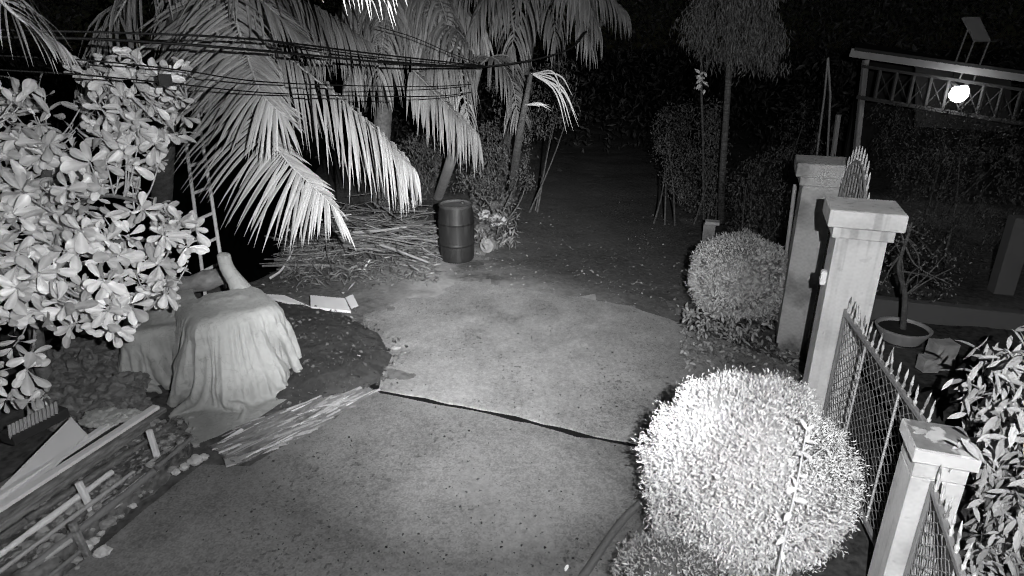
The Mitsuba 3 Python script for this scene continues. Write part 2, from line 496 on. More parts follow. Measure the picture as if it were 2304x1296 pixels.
# the dark soil heap beside the tarpaulin
rng = np.random.default_rng(11)
heap_px = [(600, 690), (690, 690), (790, 715), (850, 755), (880, 800), (865, 850), (800, 880), (700, 905), (620, 900), (560, 800)]
HEAP = Polygon(jag(np.array([gr(*q)[:2] for q in heap_px]), .05, 6)).buffer(0)


def heap_z(x, y):
    d = shapely.distance(HEAP.exterior, shapely.points(x, y))
    inside = shapely.contains_xy(HEAP, x, y)
    return np.where(inside, .24 * (1 - np.exp(-d / .34)) + .06 * (meshkit.fbm(np.stack([x * 7, y * 7, 0 * x], -1), 4, 5) - .5) * np.clip(d / .1, 0, 1), -.06) + .012


tag(add('soil_heap', grid_sheet(np.arange(-3.6, -1.0, .03), np.arange(5.0, 8.0, .03), heap_z, 0, lambda c: shapely.contains_xy(HEAP.buffer(.03), c[:, 0], c[:, 1])), 'mat_soil', smooth=True),
    'low heap of dark fine soil right of the tarpaulin', 'soil heap')

n = 2600
q = np.array([gr(rng.uniform(580, 920), rng.uniform(670, 925))[:2] for _ in range(n)])
dd = shapely.distance(HEAP.exterior, shapely.points(q[:, 0], q[:, 1]))
q = q[np.where(shapely.contains_xy(HEAP, q[:, 0], q[:, 1]), rng.random(n) < .5, rng.random(n) < np.exp(-dd / .07))]
n = len(q)
P = np.c_[q, np.maximum(heap_z(q[:, 0], q[:, 1]), .0) + .01]
L = .012 + .05 * rng.random(n) ** 3
v, f = small_leaves(P, np.c_[rng.normal(0, 1, (n, 2)), rng.normal(.2, .4, n)], np.c_[rng.normal(0, .8, (n, 2)), np.ones(n)], L, L * .8)
tag(add('soil_crumbs', (v, f), 'mat_leaf', color=greys(rng, n, 5, .015, .11)), 'crumbs of dark soil and leaf bits on and around the soil heap', 'litter', kind='stuff')

# ------------------------------------------------------------------ gate pillars
def corner(fl, yaw, w):
    """centre of a square pillar from its front left corner"""
    v = np.array([math.cos(yaw), -math.sin(yaw)]); u = np.array([math.sin(yaw), math.cos(yaw)])
    return np.asarray(fl[:2]) + (v + u) * w / 2, v, u


def gate_pillar(fl, w, top, yaw, mat, label, z0=0.0):
    c, v, u = corner(fl, yaw, w)
    t = thing('gate_pillar', label, 'pillar', 'rendered gate pillars with stepped caps')
    add('shaft', box(*c, z0, w, w, top - .235, -yaw, .006), mat, t)
    add('cap_moulding', box(*c, top - .233, w + .07, w + .07, top - .14, -yaw, .006), mat, t)
    add('cap', box(*c, top - .138, w + .17, w + .17, top, -yaw, .008), mat, t)
    add('footing', box(*c, -.1, w - .05, w - .05, z0 - .002, -yaw, .006), 'mat_old_plaster', t)
    return t, c, v, u


P2FL = np.array([2.575, 4.76]); P1FL = np.array([2.985, 6.34])
Y2, Y1 = math.radians(21), math.radians(21)
p2, C2, v2, u2 = gate_pillar(P2FL, .36, 2.04, Y2, 'mat_plaster', 'bright white gate pillar nearer the camera, bell box on its side', .02)
p1, C1, v1, u1 = gate_pillar(P1FL, .43, 2.13, Y1, 'mat_old_plaster', 'grey stained gate pillar standing behind the brighter one', .10)

# bell box on the dark side of the nearer pillar
bp = P2FL + u2 * .13
bb = thing('bell_box', 'small white bell box on the shadowed side of the gate pillar', 'bell')
zb = 1.42
add('housing', box(*(bp - v2 * .022), zb - .06, .042, .07, zb + .06, -Y2, .006), 'mat_white_plastic', bb)
add('button', bar(np.r_[bp - v2 * .042, zb - .01], np.r_[bp - v2 * .050, zb - .01], .024, .024, .3), 'mat_grey_metal', bb)

# the low fence pillar
Y3 = math.radians(19)
P3FL = np.array([2.20, 2.83])
C3, v3, u3 = corner(P3FL, Y3, .255)
p3 = thing('fence_pillar', 'low cream fence pillar with a peeling stained cap', 'pillar')
add('shaft', box(*C3, -.1, .255, .255, 1.0, -Y3, .005), 'mat_plaster', p3)
add('neck', box(*C3, 1.004, .255, .255, 1.108, -Y3, .004), 'mat_plaster', p3)
add('cap', box(*C3, 1.11, .305, .32, 1.2, -Y3, .008), 'mat_old_cap', p3)


# ------------------------------------------------------------------ mesh fence and gate
def spike(base, h=.165, r=.0068):
    prof = [(0, -.03), (r, -.03), (r, .01), (r * 1.7, .022), (r * 1.8, .032), (r * .9, .045), (r * .85, .07), (r * 1.25, .085), (r * 1.2, .10), (r * .6, h * .9), (0, h)]
    return lathe(prof, 7, base)


RS = np.random.default_rng(61)


def hexmesh(a, b, z0, z1a, z1b, cell=.075, r=.0032):
    """expanded wire mesh between a and b: zigzag strands that meet"""
    a, b = np.asarray(a, float), np.asarray(b, float)
    L = np.linalg.norm(b - a); d = (b - a) / L
    parts = []
    w, h = cell * .62, cell
    n = int(L / w)
    rr = np.random.default_rng(int(1000 * L))
    for k in range(n + 1):
        s0 = k * w
        pts = []
        top = z1a + (z1b - z1a) * s0 / L
        m = int((top - z0) / (h / 2))
        for q in range(m + 1):
            side = (1 if (q + k) % 2 else -1) * w / 2 * .96
            s = np.clip(s0 + side, 0, L)
            for dz in (.13, .37):
                z = z0 + (q + dz) * h / 2
                if z < top:
                    jit = rr.normal(0, .0022, 2)
                    pts.append(np.r_[a + d * (s + jit[0]), z + jit[1]] if len(a) == 2 else a + d * s)
        if len(pts) > 2:
            P = np.array(pts)
            P[:, 0] += rr.normal(0, .002, len(P))
            parts.append(tube(P, r, 3, False))
    return cat(parts)


def fence(a, b, za, zb, label, nspk, rods=()):
    a, b = np.asarray(a, float), np.asarray(b, float)
    t = thing('mesh_fence', label, 'fence', 'spiked mesh fence panels')
    top = lambda s: np.r_[a + (b - a) * s, za + (zb - za) * s]
    add('top_rail', bar(top(0) + [0, 0, -.055], top(1) + [0, 0, -.055], .03, .035), 'mat_wire', t)
    add('bottom_rail', bar(np.r_[a, .08], np.r_[b, .08], .03, .035), 'mat_wire', t)
    for s in rods:
        add('rod', tube([np.r_[a + (b - a) * s, .08], top(s) - [0, 0, .05]], .009, 6), 'mat_pale_paint', t, True)
    for s in (0.005, .995):
        add('end_post', bar(np.r_[a + (b - a) * s, .05], top(s) - [0, 0, .02], .028, .028, up=(1, 0, 0)), 'mat_wire', t)
    m = add('mesh', hexmesh(a, b, .1, za - .07, zb - .07), 'mat_wire', t)
    labels[m] = {'kind': 'stuff'}
    for k in range(nspk):
        s = (k + .5) / nspk
        sv, sf = spike([0, 0, 0], .165 * RS.uniform(.86, 1.06))
        sv = sv + np.c_[sv[:, 2:3] * RS.normal(0, .07), sv[:, 2:3] * RS.normal(0, .07), np.zeros(len(sv))] + top(s) - [0, 0, .04]
        add('spike', (sv, sf), 'mat_spike', t, 40)
    return t


FA = P2FL + v2 * .17 - u2 * .02
FB = C3 + u3 * .15
fence(FA, FB, 1.24, 1.20, 'spiked mesh fence panel between the bright gate pillar and the low pillar', 17, (.32, .72))
FC = C3 - u3 * .14 - v3 * .02
FD = FC + (np.array([-.38, -.92]) * 1.3)
fence(FC, FD, 1.02, 1.02, 'spiked mesh fence panel on the near side of the low pillar', 11, (.45,))

# the arched gate between the two gate pillars
ga = C2 + u2 * .20 + v2 * .07; gb = C1 - u1 * .235 + v1 * .12
gt = thing('iron_gate', 'iron gate with stepped spikes over an arch between the pillars', 'gate')
gd = gb - ga; GL = np.linalg.norm(gd); gdir = gd / GL
gp = lambda s, z: np.r_[ga + gdir * s, z]
add('frame', cat([bar(gp(.03, .1), gp(.03, 1.8), .04, .04, up=(1, 0, 0)), bar(gp(GL - .03, .1), gp(GL - .03, 1.8), .04, .04, up=(1, 0, 0)), bar(gp(0.05, .15), gp(GL - .05, .15), .035, .04), bar(gp(0.05, 1.02), gp(GL - .05, 1.02), .035, .04), bar(gp(.05, 1.78), gp(GL - .05, 1.78), .03, .04)]), 'mat_dark_paint', gt)
gn = np.array([-gdir[1], gdir[0]])
sheet = [np.r_[ga + gdir * q + gn * .024, zz] for q, zz in ((.03, .12), (GL - .03, .12), (GL - .03, 1.76), (.03, 1.76))]
vv = np.array(sheet + [p + np.r_[gn * .004, 0] for p in sheet])
add('panel', (vv, np.array([[3, 2, 1, 0], [4, 5, 6, 7], [0, 1, 5, 4], [1, 2, 6, 5], [2, 3, 7, 6], [3, 0, 4, 7]])), 'mat_black_sheet', gt)  # black sheet added over the bars to keep the gap between pillars in shade
arch = lambda R, cz: np.array([gp(GL / 2 + R * math.cos(q), cz + R * .95 * math.sin(q)) for q in np.linspace(0, math.pi, 17)])
add('arch', cat([tube(arch(.50, 1.78), .017, 6), tube(arch(.38, 1.78), .013, 6), tube(arch(.2, 1.78), .012, 6)]), 'mat_wire', gt, True)
nb = 11
for k in range(nb):
    s = .08 + (GL - .16) * k / (nb - 1)
    x = (s - GL / 2) / .56
    z = 1.80 + (.44 * math.sqrt(max(0, 1 - x * x)) if abs(x) < 1 else .0)
    add('bar', tube([gp(s, .16), gp(s, z)], .009, 5), 'mat_wire', gt, True)
    add('spike', spike(gp(s, z), .16, .008), 'mat_pale_paint', gt, 40)
mp = at(1782, 540, 6.9)
pl = tag(add('metal_pole', tube([np.r_[mp[:2], -.05], np.r_[at(1789, 415, 6.9)[:2], at(1789, 415, 6.9)[2]]], .022, 8), 'mat_grey_metal', smooth=40), 'thin metal pole standing left of the rear gate pillar', 'pole')

# ------------------------------------------------------------------ clipped bushes
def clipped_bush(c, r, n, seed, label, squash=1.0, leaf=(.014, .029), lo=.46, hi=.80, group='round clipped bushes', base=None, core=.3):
    rg = np.random.default_rng(seed)
    t = thing('clipped_bush', label, 'bush', group)
    d = randdir(rg, n)
    rad = r * (.80 + .30 * meshkit.fbm(d * 2.1 + seed, 2, seed) + .22 * (meshkit.fbm(d * 5.5 + seed, 2, seed + 1) - .4)) * (1 + .10 * rg.random(n) ** 7 - .16 * rg.random(n) ** 2.5)
    flat_top = np.clip((d[:, 2] - .55) / .45, 0, 1)
    rad = rad * (1 - .12 * flat_top)
    P = np.asarray(c) + d * rad[:, None] * [1, 1, squash]
    D = norm(d * .75 + randdir(rg, n) * .8 + [0, 0, .12])
    N = norm(d * 1.3 + randdir(rg, n) * .6 + [0, -.15, .25])
    L = rg.uniform(*leaf, n) * (1 + .5 * rg.random(n) ** 6)
    v, f = small_leaves(P, D, N, L, L * rg.uniform(.24, .38, n))
    k = add('foliage', (v, f), 'mat_leaf', t, color=greys(rg, n, 5, lo, hi))
    labels[k] = {'kind': 'stuff'}
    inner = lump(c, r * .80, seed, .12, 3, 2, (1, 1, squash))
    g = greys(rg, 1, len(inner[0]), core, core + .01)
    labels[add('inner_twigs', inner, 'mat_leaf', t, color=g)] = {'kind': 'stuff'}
    b = np.asarray(base if base is not None else [c[0], c[1], -.08], float)
    add('trunk', tube(spline([b, b + [.02, .01, .2], np.asarray(c) - [0, 0, r * .3]], 6), [.05, .045, .04, .04, .03, .03], 8), 'mat_bark', t, True)
    return t


nb_c = at(1676, 1062, 3.25)
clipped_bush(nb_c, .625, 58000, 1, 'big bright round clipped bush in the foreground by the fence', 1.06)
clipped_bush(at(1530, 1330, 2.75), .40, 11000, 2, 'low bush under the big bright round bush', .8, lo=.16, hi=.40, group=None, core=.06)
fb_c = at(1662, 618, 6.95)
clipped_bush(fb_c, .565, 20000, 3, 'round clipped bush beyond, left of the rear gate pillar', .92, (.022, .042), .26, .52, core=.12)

# a shoot rising in front of the near bush
def shoot(name, px, Y, r, nl, seed, label, leaf=.07):
    rg = np.random.default_rng(seed)
    P = spline([at(x, y, yy) for (x, y), yy in zip(px, Y)], 14)
    t = thing(name, label, 'shoot')
    add('stem', tube(P, np.linspace(r, r * .45, 14), 6), 'mat_pale_paint', t, True)
    for k in range(nl):
        i = int(rg.uniform(3, 13.99))
        d = norm(np.array([rg.normal(), -.4 + rg.normal() * .4, .25 + .3 * rg.normal()]))
        L = leaf * rg.uniform(.6, 1.2)
        v, f = leaves(P[i:i + 1], d[None], norm(np.array([[0, -.6, 1.0]])), L, L * .42, .3)
        add('leaf', (v, f), 'mat_glossy_leaf', t, True, greys(rg, 1, 11, .55, .8))
    for k in range(3):
        i = 4 + 3 * k
        q = P[i] + norm(np.array([(-1) ** k * 1.0, -.1, 1.1])) * .16
        add('twig', tube([P[i], q], r * .4, 5), 'mat_pale_paint', t, True)
    return t


shoot('tall_shoot', [(1742, 1330), (1768, 1200), (1795, 1080), (1815, 968)], [2.56, 2.62, 2.72, 2.86], .009, 20, 4, 'thin pale stemmed shoot with leaf tufts rising before the bright bush')

# ------------------------------------------------------------------ generic shrubs
def shrub(name, px, Yr, n, L, seed, label, cat_, lo, hi, ratio=.28, droop=.5, parts=0, group=None, stems=5, mat='mat_leaf', jitter=.25, dirz=0.0):
    """a loose shrub: leaf tufts scattered in the volume behind the outline PX (photo pixels), depths Yr"""
    rg = np.random.default_rng(seed)
    poly = Polygon(px)
    x0, y0, x1, y1 = poly.bounds
    t = thing(name, label, cat_, group)
    tufts = []
    need = max(6, n // 9)
    while len(tufts) < need:
        x, y = rg.uniform(x0, x1), rg.uniform(y0, y1)
        if poly.contains(Point(x, y)):
            tufts.append(at(x, y, rg.uniform(*Yr)))
    tufts = np.array(tufts)
    tufts = tufts[tufts[:, 2] > .03]
    base = np.array([tufts[:, 0].mean(), tufts[:, 1].mean(), -.08])
    for k in range(stems):
        q = tufts[rg.integers(len(tufts))]
        b = base + np.r_[rg.normal(0, .1, 2), 0]
        add('stem', tube(spline([b, (b * .45 + q * .55) + rg.normal(0, .05, 3), q], 8), np.linspace(.022, .006, 8), 5), 'mat_bark', t, True)
    i = rg.integers(0, len(tufts), n)
    out = randdir(rg, n) + [0, -.3, dirz]
    P = tufts[i] + rg.normal(0, jitter * L * 2, (n, 3))
    D = norm(out + np.c_[np.zeros((n, 2)), -droop * rg.random(n)])
    N = norm(randdir(rg, n) * .6 + [0, -.4, 1])
    LL = L * rg.uniform(.6, 1.2, n)
    dist = np.linalg.norm(P - [0, 0, CH], axis=1) - rg.random(n) * .2
    order = np.argsort(dist)
    near, far = order[:parts], order[parts:]
    for q in near:
        v, f = leaves(P[q:q + 1], D[q:q + 1], N[q:q + 1], LL[q], LL[q] * ratio, .25)
        add('leaf', (v, f), mat, t, True, greys(rg, 1, 11, lo, hi))
    if len(far):
        v, f = leaves(P[far], D[far], N[far], LL[far], LL[far] * ratio, .25)
        labels[add('foliage', (v, f), mat, t, True, greys(rg, len(far), 11, lo, hi))] = {'kind': 'stuff'}
    return t


shrub('lance_leaf_shrub', [(2185, 950), (2195, 890), (2230, 840), (2250, 790), (2320, 770), (2480, 900), (2480, 1420), (2200, 1420), (2200, 1200), (2205, 1050)], (2.75, 3.7), 1900, .12, 21,
      'leafy shrub with drooping narrow leaves in the right corner behind the fence', 'shrub', .28, .52, .27, 1.1, 300, None, 7, 'mat_leaf', .3)
# leaf litter plants on the verge around the far bush
shrub('ground_cover', [(1530, 700), (1620, 690), (1760, 690), (1740, 790), (1660, 770), (1560, 740)], (6.5, 7.4), 700, .07, 22, 'low weeds and fallen leaves at the foot of the far clipped bush', 'weeds', .10, .34, .45, .3, 0, None, 0)

# ------------------------------------------------------------------ broad-leaved tree on the left
def obovate():
    """one leaf, unit long, along x, normal z: 7 stations x 5 across"""
    xs_ = np.array([0, .10, .28, .5, .7, .86, .96, 1.0]); w = np.array([.03, .06, .13, .20, .24, .21, .12, .02])
    ac = np.array([-1, -.5, 0, .5, 1])
    v = []
    for x, ww in zip(xs_, w):
        for a in ac:
            v.append([x, a * ww, .16 * abs(a) * ww * 1.2 - .22 * x * x + .04 * math.sin(6 * x) * a])
    f = []
    for i in range(len(xs_) - 1):
        for j in range(4):
            f.append([i * 5 + j, (i + 1) * 5 + j, (i + 1) * 5 + j + 1, i * 5 + j + 1])
    return np.array(v), np.array(f)


LV, LF = obovate()
rng = np.random.default_rng(33)
rib = np.tile([.86, .95, 1.14, .95, .86], 8)[:, None] * (.9 + .2 * meshkit.noise(LV * 9, 3)[:, None]) * np.ones((1, 3))
tone = [mikit.ply((LV * [1, s, b] + np.c_[np.zeros((len(LV), 2)), .035 * (meshkit.noise(LV * 5 + 7 * g, 2) - .5)], LF), 'mat_glossy_leaf', smooth=True, color=g * rib) for s, b, g in
        [(1.0, 1, .70), (.9, 1.3, .82), (1.1, .7, .86), (1.2, 1.0, .48), (.8, 1.6, .64), (1.05, -.4, .80)]]
bt = thing('broad_leaved_tree', 'small tree with rosettes of broad rounded leaves beside the yard at left', 'tree')
region = Polygon([(-60, 170), (30, 165), (100, 200), (115, 300), (150, 300), (190, 260), (160, 150), (230, 130), (330, 120), (420, 150), (440, 200), (430, 290), (395, 320), (330, 400), (370, 440), (440, 510), (435, 600), (390, 620), (400, 670), (330, 700), (280, 745), (200, 760), (110, 700), (-60, 740)])
hole = Polygon([(195, 425), (260, 420), (330, 425), (300, 470), (210, 500)])
ros = []
while len(ros) < 225:
    x, y = rng.uniform(-60, 445), rng.uniform(120, 770)
    if not region.contains(Point(x, y)) or (hole.contains(Point(x, y)) and rng.random() < .75):
        continue
    near_w = np.clip((y - 250) / 450, 0, 1) * np.clip(1 - (x - 150) / 500, 0, 1)
    Yd = 5.5 - 1.15 * near_w + rng.uniform(-.25, .55)
    if any(math.hypot(x - q[0], y - q[1]) < 17 for q in ros):
        continue
    ros.append((x, y, Yd))
ros += [(70, 800, 4.5), (30, 780, 4.6), (60, 905, 4.6), (15, 900, 4.7), (100, 890, 4.75), (60, 830, 4.5), (-20, 840, 4.6)]
trunk = spline([gr(75, 1010, -.1) + [0, .5, 0], at(88, 800, 5.25), at(80, 560, 5.35), at(104, 400, 5.45), at(112, 330, 5.5)], 20)
add('trunk', tube(trunk, np.linspace(.075, .03, 20), 9), 'mat_bark', bt, True)
limbs = [trunk]
for ctrl in ([(85, 640, 5.3), (200, 560, 5.1), (330, 540, 5.2), (420, 560, 5.3)], [(85, 560, 5.35), (190, 450, 5.2), (300, 450, 5.3), (400, 500, 5.5)], [(100, 420, 5.4), (220, 320, 5.5), (340, 260, 5.7), (420, 220, 5.8)],
             [(85, 700, 5.25), (180, 680, 4.9), (280, 690, 4.9), (370, 660, 5.1)], [(85, 720, 5.2), (20, 640, 4.8), (-40, 520, 4.7)], [(110, 380, 5.5), (40, 330, 5.2), (-30, 280, 5.1)]):
    P = spline([at(*c) for c in ctrl], 16)
    limbs.append(P)
    add('branch', tube(P, np.linspace(.028, .010, 16), 6), 'mat_timber', bt, True)
allp = np.vstack(limbs)
leaf_T = []
for x, y, Yd in ros:
    tip = at(x, y, Yd)
    d2 = np.linalg.norm(allp - tip, axis=1) + 6 * np.maximum(0, allp[:, 2] - tip[2] - .1)
    root = allp[np.argmin(d2)]
    add('twig', tube(spline([root, (root + tip) / 2 + [0, 0, -.04], tip], 6), np.linspace(.009, .005, 6), 5), 'mat_pale_paint', bt, True)
    axis = norm((tip - root) + [0, -.15, .12] + rng.normal(0, .42, 3) * np.linalg.norm(tip - root))
    B = frame(axis, (0.1, .3, 1))
    nlf = rng.integers(7, 11)
    size = rng.uniform(.115, .19) * (1.0 if x < 230 else .86)
    for k in range(nlf):
        a = k * 2.4 + rng.uniform(-.3, .3)
        el = math.radians(rng.uniform(-25, 78)) * (1 - .0 * k)
        d = B[:, 0] * math.sin(el) + (B[:, 1] * math.cos(a) + B[:, 2] * math.sin(a)) * math.cos(el)
        d = norm(d + [0, 0, -.12])
        n_ = norm(B[:, 0] - d * (B[:, 0] @ d) + rng.normal(0, .38, 3) + [0, -.2, .1])
        R = frame(d, n_)
        M = np.eye(4); M[:3, :3] = R * size * rng.uniform(.55, 1.22); M[:3, 3] = tip + axis * rng.uniform(-.13, .03) + d * .015
        leaf_T.append(M)
dist = [np.linalg.norm(M[:3, 3] - [0, 0, CH]) for M in leaf_T]
order = np.argsort(dist)
for r_, q in enumerate(order[:300]):
    scene[num(bt + '__leaf')] = {**tone[int(rng.integers(6))], 'to_world': T(leaf_T[q])}
vs, fs, gs = [], [], []
for q in order[300:]:
    M = leaf_T[q]
    vs.append((LV @ M[:3, :3].T + M[:3, 3], LF)); gs.append(rib * rng.uniform(.42, .78))
labels[add('leaves', cat(vs), 'mat_glossy_leaf', bt, True, np.vstack(gs))] = {'kind': 'stuff'}


# ------------------------------------------------------------------ palms
def leaflet(p0, d0, Tn, L, w, droop, rg, gexp=.8, twist=.3, k=7):
    ts = np.linspace(0, 1, k)
    g = np.clip(droop * ts ** gexp, 0, .97)[:, None]
    side = rg.normal(0, .05, 3)
    dirs = norm(d0 * (1 - g) + np.array([side[0], side[1], -1.0]) * g)
    P = np.vstack([p0, p0 + np.cumsum(dirs[:-1] * (L / (k - 1)), 0)])
    Wd = norm(Tn - dirs * (dirs @ Tn)[:, None])
    tw = rg.normal(0, twist)
    Nn = np.cross(dirs, Wd)
    Wd = Wd * math.cos(tw) + Nn * math.sin(tw); Nn = np.cross(dirs, Wd)
    prof = np.interp(ts, [0, .12, .5, .8, 1], [.45, 1, .9, .5, .05])[:, None] * w / 2
    v = np.stack([P + Wd * prof, P + Nn * prof * .45, P - Wd * prof], 1).reshape(-1, 3)
    f = []
    for i in range(k - 1):
        for j in range(2):
            f.append([i * 3 + j, i * 3 + j + 1, i * 3 + 3 + j + 1, i * 3 + 3 + j])
    return v, np.array(f)


def frond(parent, ctrl, n, Lmax, seed, droop=.8, w=.038, split=True, lo=.3, hi=.5, t0=.08, sides=(1, -1), fwd=.55, r=.02, up=(0, 0, 1), mat='mat_leaf', lenprof=None, gexp=.8, twist=.3):
    rg = np.random.default_rng(seed)
    P = spline(ctrl, 40)
    fk = add('frond', tube(P, np.linspace(r, r * .22, 40), 6), 'mat_leaf', parent, True, np.full((40 * 6 + 2, 3), hi * 1.05))
    tang = norm(np.gradient(P, axis=0))
    rest, cols = [], []
    lp = lenprof or ([0, .15, .5, .85, 1], [.55, .9, 1, .7, .45])
    for sd in sides:
        s, fw, dp, Ls = sd if isinstance(sd, tuple) else (sd, fwd, droop, 1.0)
        for i in range(n):
            t = t0 + (1 - t0) * (i + rg.uniform(-.25, .25)) / (n - 1)
            t = min(max(t, t0), .998)
            q = t * 39; a = int(q); b = min(a + 1, 39); fr = q - a
            p, tn = P[a] * (1 - fr) + P[b] * fr, norm(tang[a] * (1 - fr) + tang[b] * fr)
            uN = norm(np.array(up) - tn * (tn @ np.array(up))); S = np.cross(tn, uN) * s
            d0 = norm(S * 1.0 + tn * (fw + .9 * t ** 4 + 2.4 * max(0, t - .93) / .07) + uN * .08 + rg.normal(0, .085, 3))
            if rg.random() < .04:
                continue
            L = Ls * Lmax * np.interp(t, *lp) * (rg.uniform(.86, 1.1) - (.45 * rg.random() if rg.random() < .12 else 0))
            m = leaflet(p, d0, tn, L, w * rg.uniform(.8, 1.15), dp * rg.uniform(.85, 1.1), rg, gexp, twist)
            c = np.full((len(m[0]), 3), rg.uniform(lo, hi))
            if split:
                add('leaflet', m, mat, fk, True, c)
            else:
                rest.append(m); cols.append(c)
    if rest:
        labels[add('leaflets', cat(rest), mat, fk, True, np.vstack(cols))] = {'kind': 'stuff'}
    return fk


def palm_trunk(parent, px, r, seed, rings=True, mat='mat_bark'):
    P = spline(px, 60)
    rr = np.linspace(r, r * .8, 60)
    if rings:
        rr = rr * (1 + .05 * (np.arange(60) % 3 == 0))
    return add('trunk', tube(P, rr, 12), mat, parent, 30)


pa = thing('palm_tree', 'coconut palm whose long fronds arch down over the ditch and ladder', 'palm tree')
crown1 = at(430, -110, 7.6)
palm_trunk(pa, [gr(362, 640, -.4), at(366, 400, 8.35), at(385, 150, 8.1), crown1], .14, 1)
frond(pa, [crown1, at(470, 20, 7.1), at(512, 130, 6.9), at(575, 262, 6.75), at(645, 362, 6.65), at(700, 415, 6.6), at(757, 472, 6.55)], 96, 1.0, 41, .5, .034, True, .17, .33, .12, up=(0, -1, .35), sides=((-1, 1.3, .4, .40), (1, .12, .36, 1.0)), twist=.13, lenprof=([0, .15, .5, .75, .9, .97, 1], [.6, .95, 1.05, .85, .5, .36, .5]))
frond(pa, [crown1, at(500, -30, 6.7), at(545, 90, 6.5), at(568, 160, 6.4), at(592, 215, 6.3), at(640, 262, 6.25)], 60, .74, 42, .5, .032, False, .2, .38, .15, up=(0, -1, .35), sides=((-1, 1.1, .5, .75), (1, .2, .4, 1.15)), twist=.18)
frond(pa, [crown1, at(520, 20, 7.8), at(640, 122, 7.9), at(780, 235, 8.0), at(870, 315, 8.1), at(928, 380, 8.1)], 74, 1.25, 43, 1.0, .038, False, .2, .38, .12, fwd=.1, gexp=.22, twist=.2, lenprof=([0, .15, .6, .85, 1], [.5, .9, 1, .8, .35]))
frond(pa, [crown1, at(520, -60, 7.0), at(620, 30, 6.9), at(680, 85, 6.9)], 40, .8, 44, .55, .04, False, 0.2, 0.36, .1, fwd=.7)
frond(pa, [crown1, at(330, -60, 7.2), at(250, 60, 7.1), at(200, 180, 7.0)], 40, 1.0, 45, .8, .035, False, 0.16, 0.34, .1)
frond(pa, [crown1, at(420, 40, 7.9), at(445, 150, 8.0), at(470, 235, 8.0)], 60, .8, 46, .8, .036, False, .16, .32, .1, up=(0, -1, .3), lenprof=([0, .3, .7, 1], [.6, 1, .7, .2]))
frond(pa, [crown1, at(560, -60, 8.6), at(700, 10, 9.0), at(820, 90, 9.2)], 50, 1.2, 47, 1.0, .045, False, 0.12, 0.24, .1, gexp=.3)

pb = thing('palm_tree', 'palm with a ringed trunk behind the long straight frond', 'palm tree')
crown2 = at(905, 20, 11.9)
palm_trunk(pb, [gr(860, 468, -.1), at(856, 380, 12.9), at(868, 200, 12.4), crown2], .19, 2, True, 'mat_moss')
rg0 = np.random.default_rng(77)
for k, (x, y, Yd) in enumerate([(780, 190, 11), (700, 130, 11.5), (1010, 210, 10.8), (1060, 290, 10.4), (960, 130, 11.0), (850, 180, 10.6), (1080, 60, 11.6), (760, 40, 12)]):
    a = at((905 + x) / 2, min(y, 20) / 2 - 25, (11.9 + Yd) / 2)
    frond(pb, [crown2, a, at(x, y, Yd)], 50, 1.35 if k != 3 else 1.1, 50 + k, 1.0, .055, False, .22, .46, .1, fwd=.2, gexp=.3)
pc = thing('palm_tree', 'slim palm with a leaning smooth trunk right of the ringed palm', 'palm tree')
crown3 = at(1075, 150, 10.9)
palm_trunk(pc, [gr(985, 446, -.1), at(1012, 370, 11.6), at(1045, 265, 11.2), crown3], .105, 3, False, 'mat_trunk')
frond(pc, [crown3, at(1000, 150, 10.6), at(940, 165, 10.4)], 34, .95, 61, 1.05, .045, False, 0.16, 0.28, .1, fwd=.2, gexp=.3)
frond(pc, [at(930, 160, 10.2), at(985, 215, 10.1), at(1062, 292, 10.0)], 44, 1.0, 62, 1.1, .045, False, 0.2, 0.34, .02, fwd=.1, gexp=.25, r=.016, lenprof=([0, .5, 1], [.8, 1, .8]))
frond(pc, [crown3, at(1110, 130, 10.6), at(1150, 180, 10.5), at(1165, 260, 10.4)], 34, .9, 63, .9, .035, False, 0.12, 0.24, .1)
frond(pc, [crown3, at(1040, 80, 10.9), at(1000, 60, 11.0), at(960, 100, 11.1)], 36, 1.0, 64, 1.0, .035, False, 0.1, 0.2, .1, gexp=.4)
pd = thing('palm_tree', 'dim palm with hanging fronds above the lane at top centre', 'palm tree')
crown4 = at(1215, -60, 11.5)
palm_trunk(pd, [gr(1118, 432, -.1), at(1150, 300, 12.6), at(1185, 120, 12.2), crown4], .13, 4)
for k, (x, y, Yd) in enumerate([(1325, 90, 10.8), (1345, 60, 11), (1150, 120, 10.8), (1060, 60, 11), (1010, 20, 11.5), (1120, 30, 11), (1250, 90, 11.8), (1400, 20, 11.5)]):
    a = at((1215 + x) / 2, -95 if k != 7 else -60, (11.5 + Yd) / 2)
    frond(pd, [crown4, a, at(x, y, Yd)], 40, 1.1, 70 + k, .95, .045, False, .19, .38 if k > 1 else .44, .1, fwd=.4, gexp=.5)
pe = thing('palm_tree', 'overhead palm fronds with bright leaf tips hanging into the top edge', 'palm tree')
crown5 = at(420, -900, 3.0)
frond(pe, [at(240, -340, 3.2), at(480, -190, 3.3), at(640, -130, 3.4), at(800, -110, 3.4)], 40, .62, 81, .95, .022, False, .55, .8, .1, fwd=.35, lenprof=([0, .3, .45, .6, .8, 1], [.9, .85, .35, .4, 1.0, .55]))
frond(pe, [at(-260, -380, 3.2), at(-120, -150, 3.3), at(20, 20, 3.5), at(120, 90, 3.6)], 34, .42, 82, .9, .014, False, .12, .30, .1, fwd=.5)

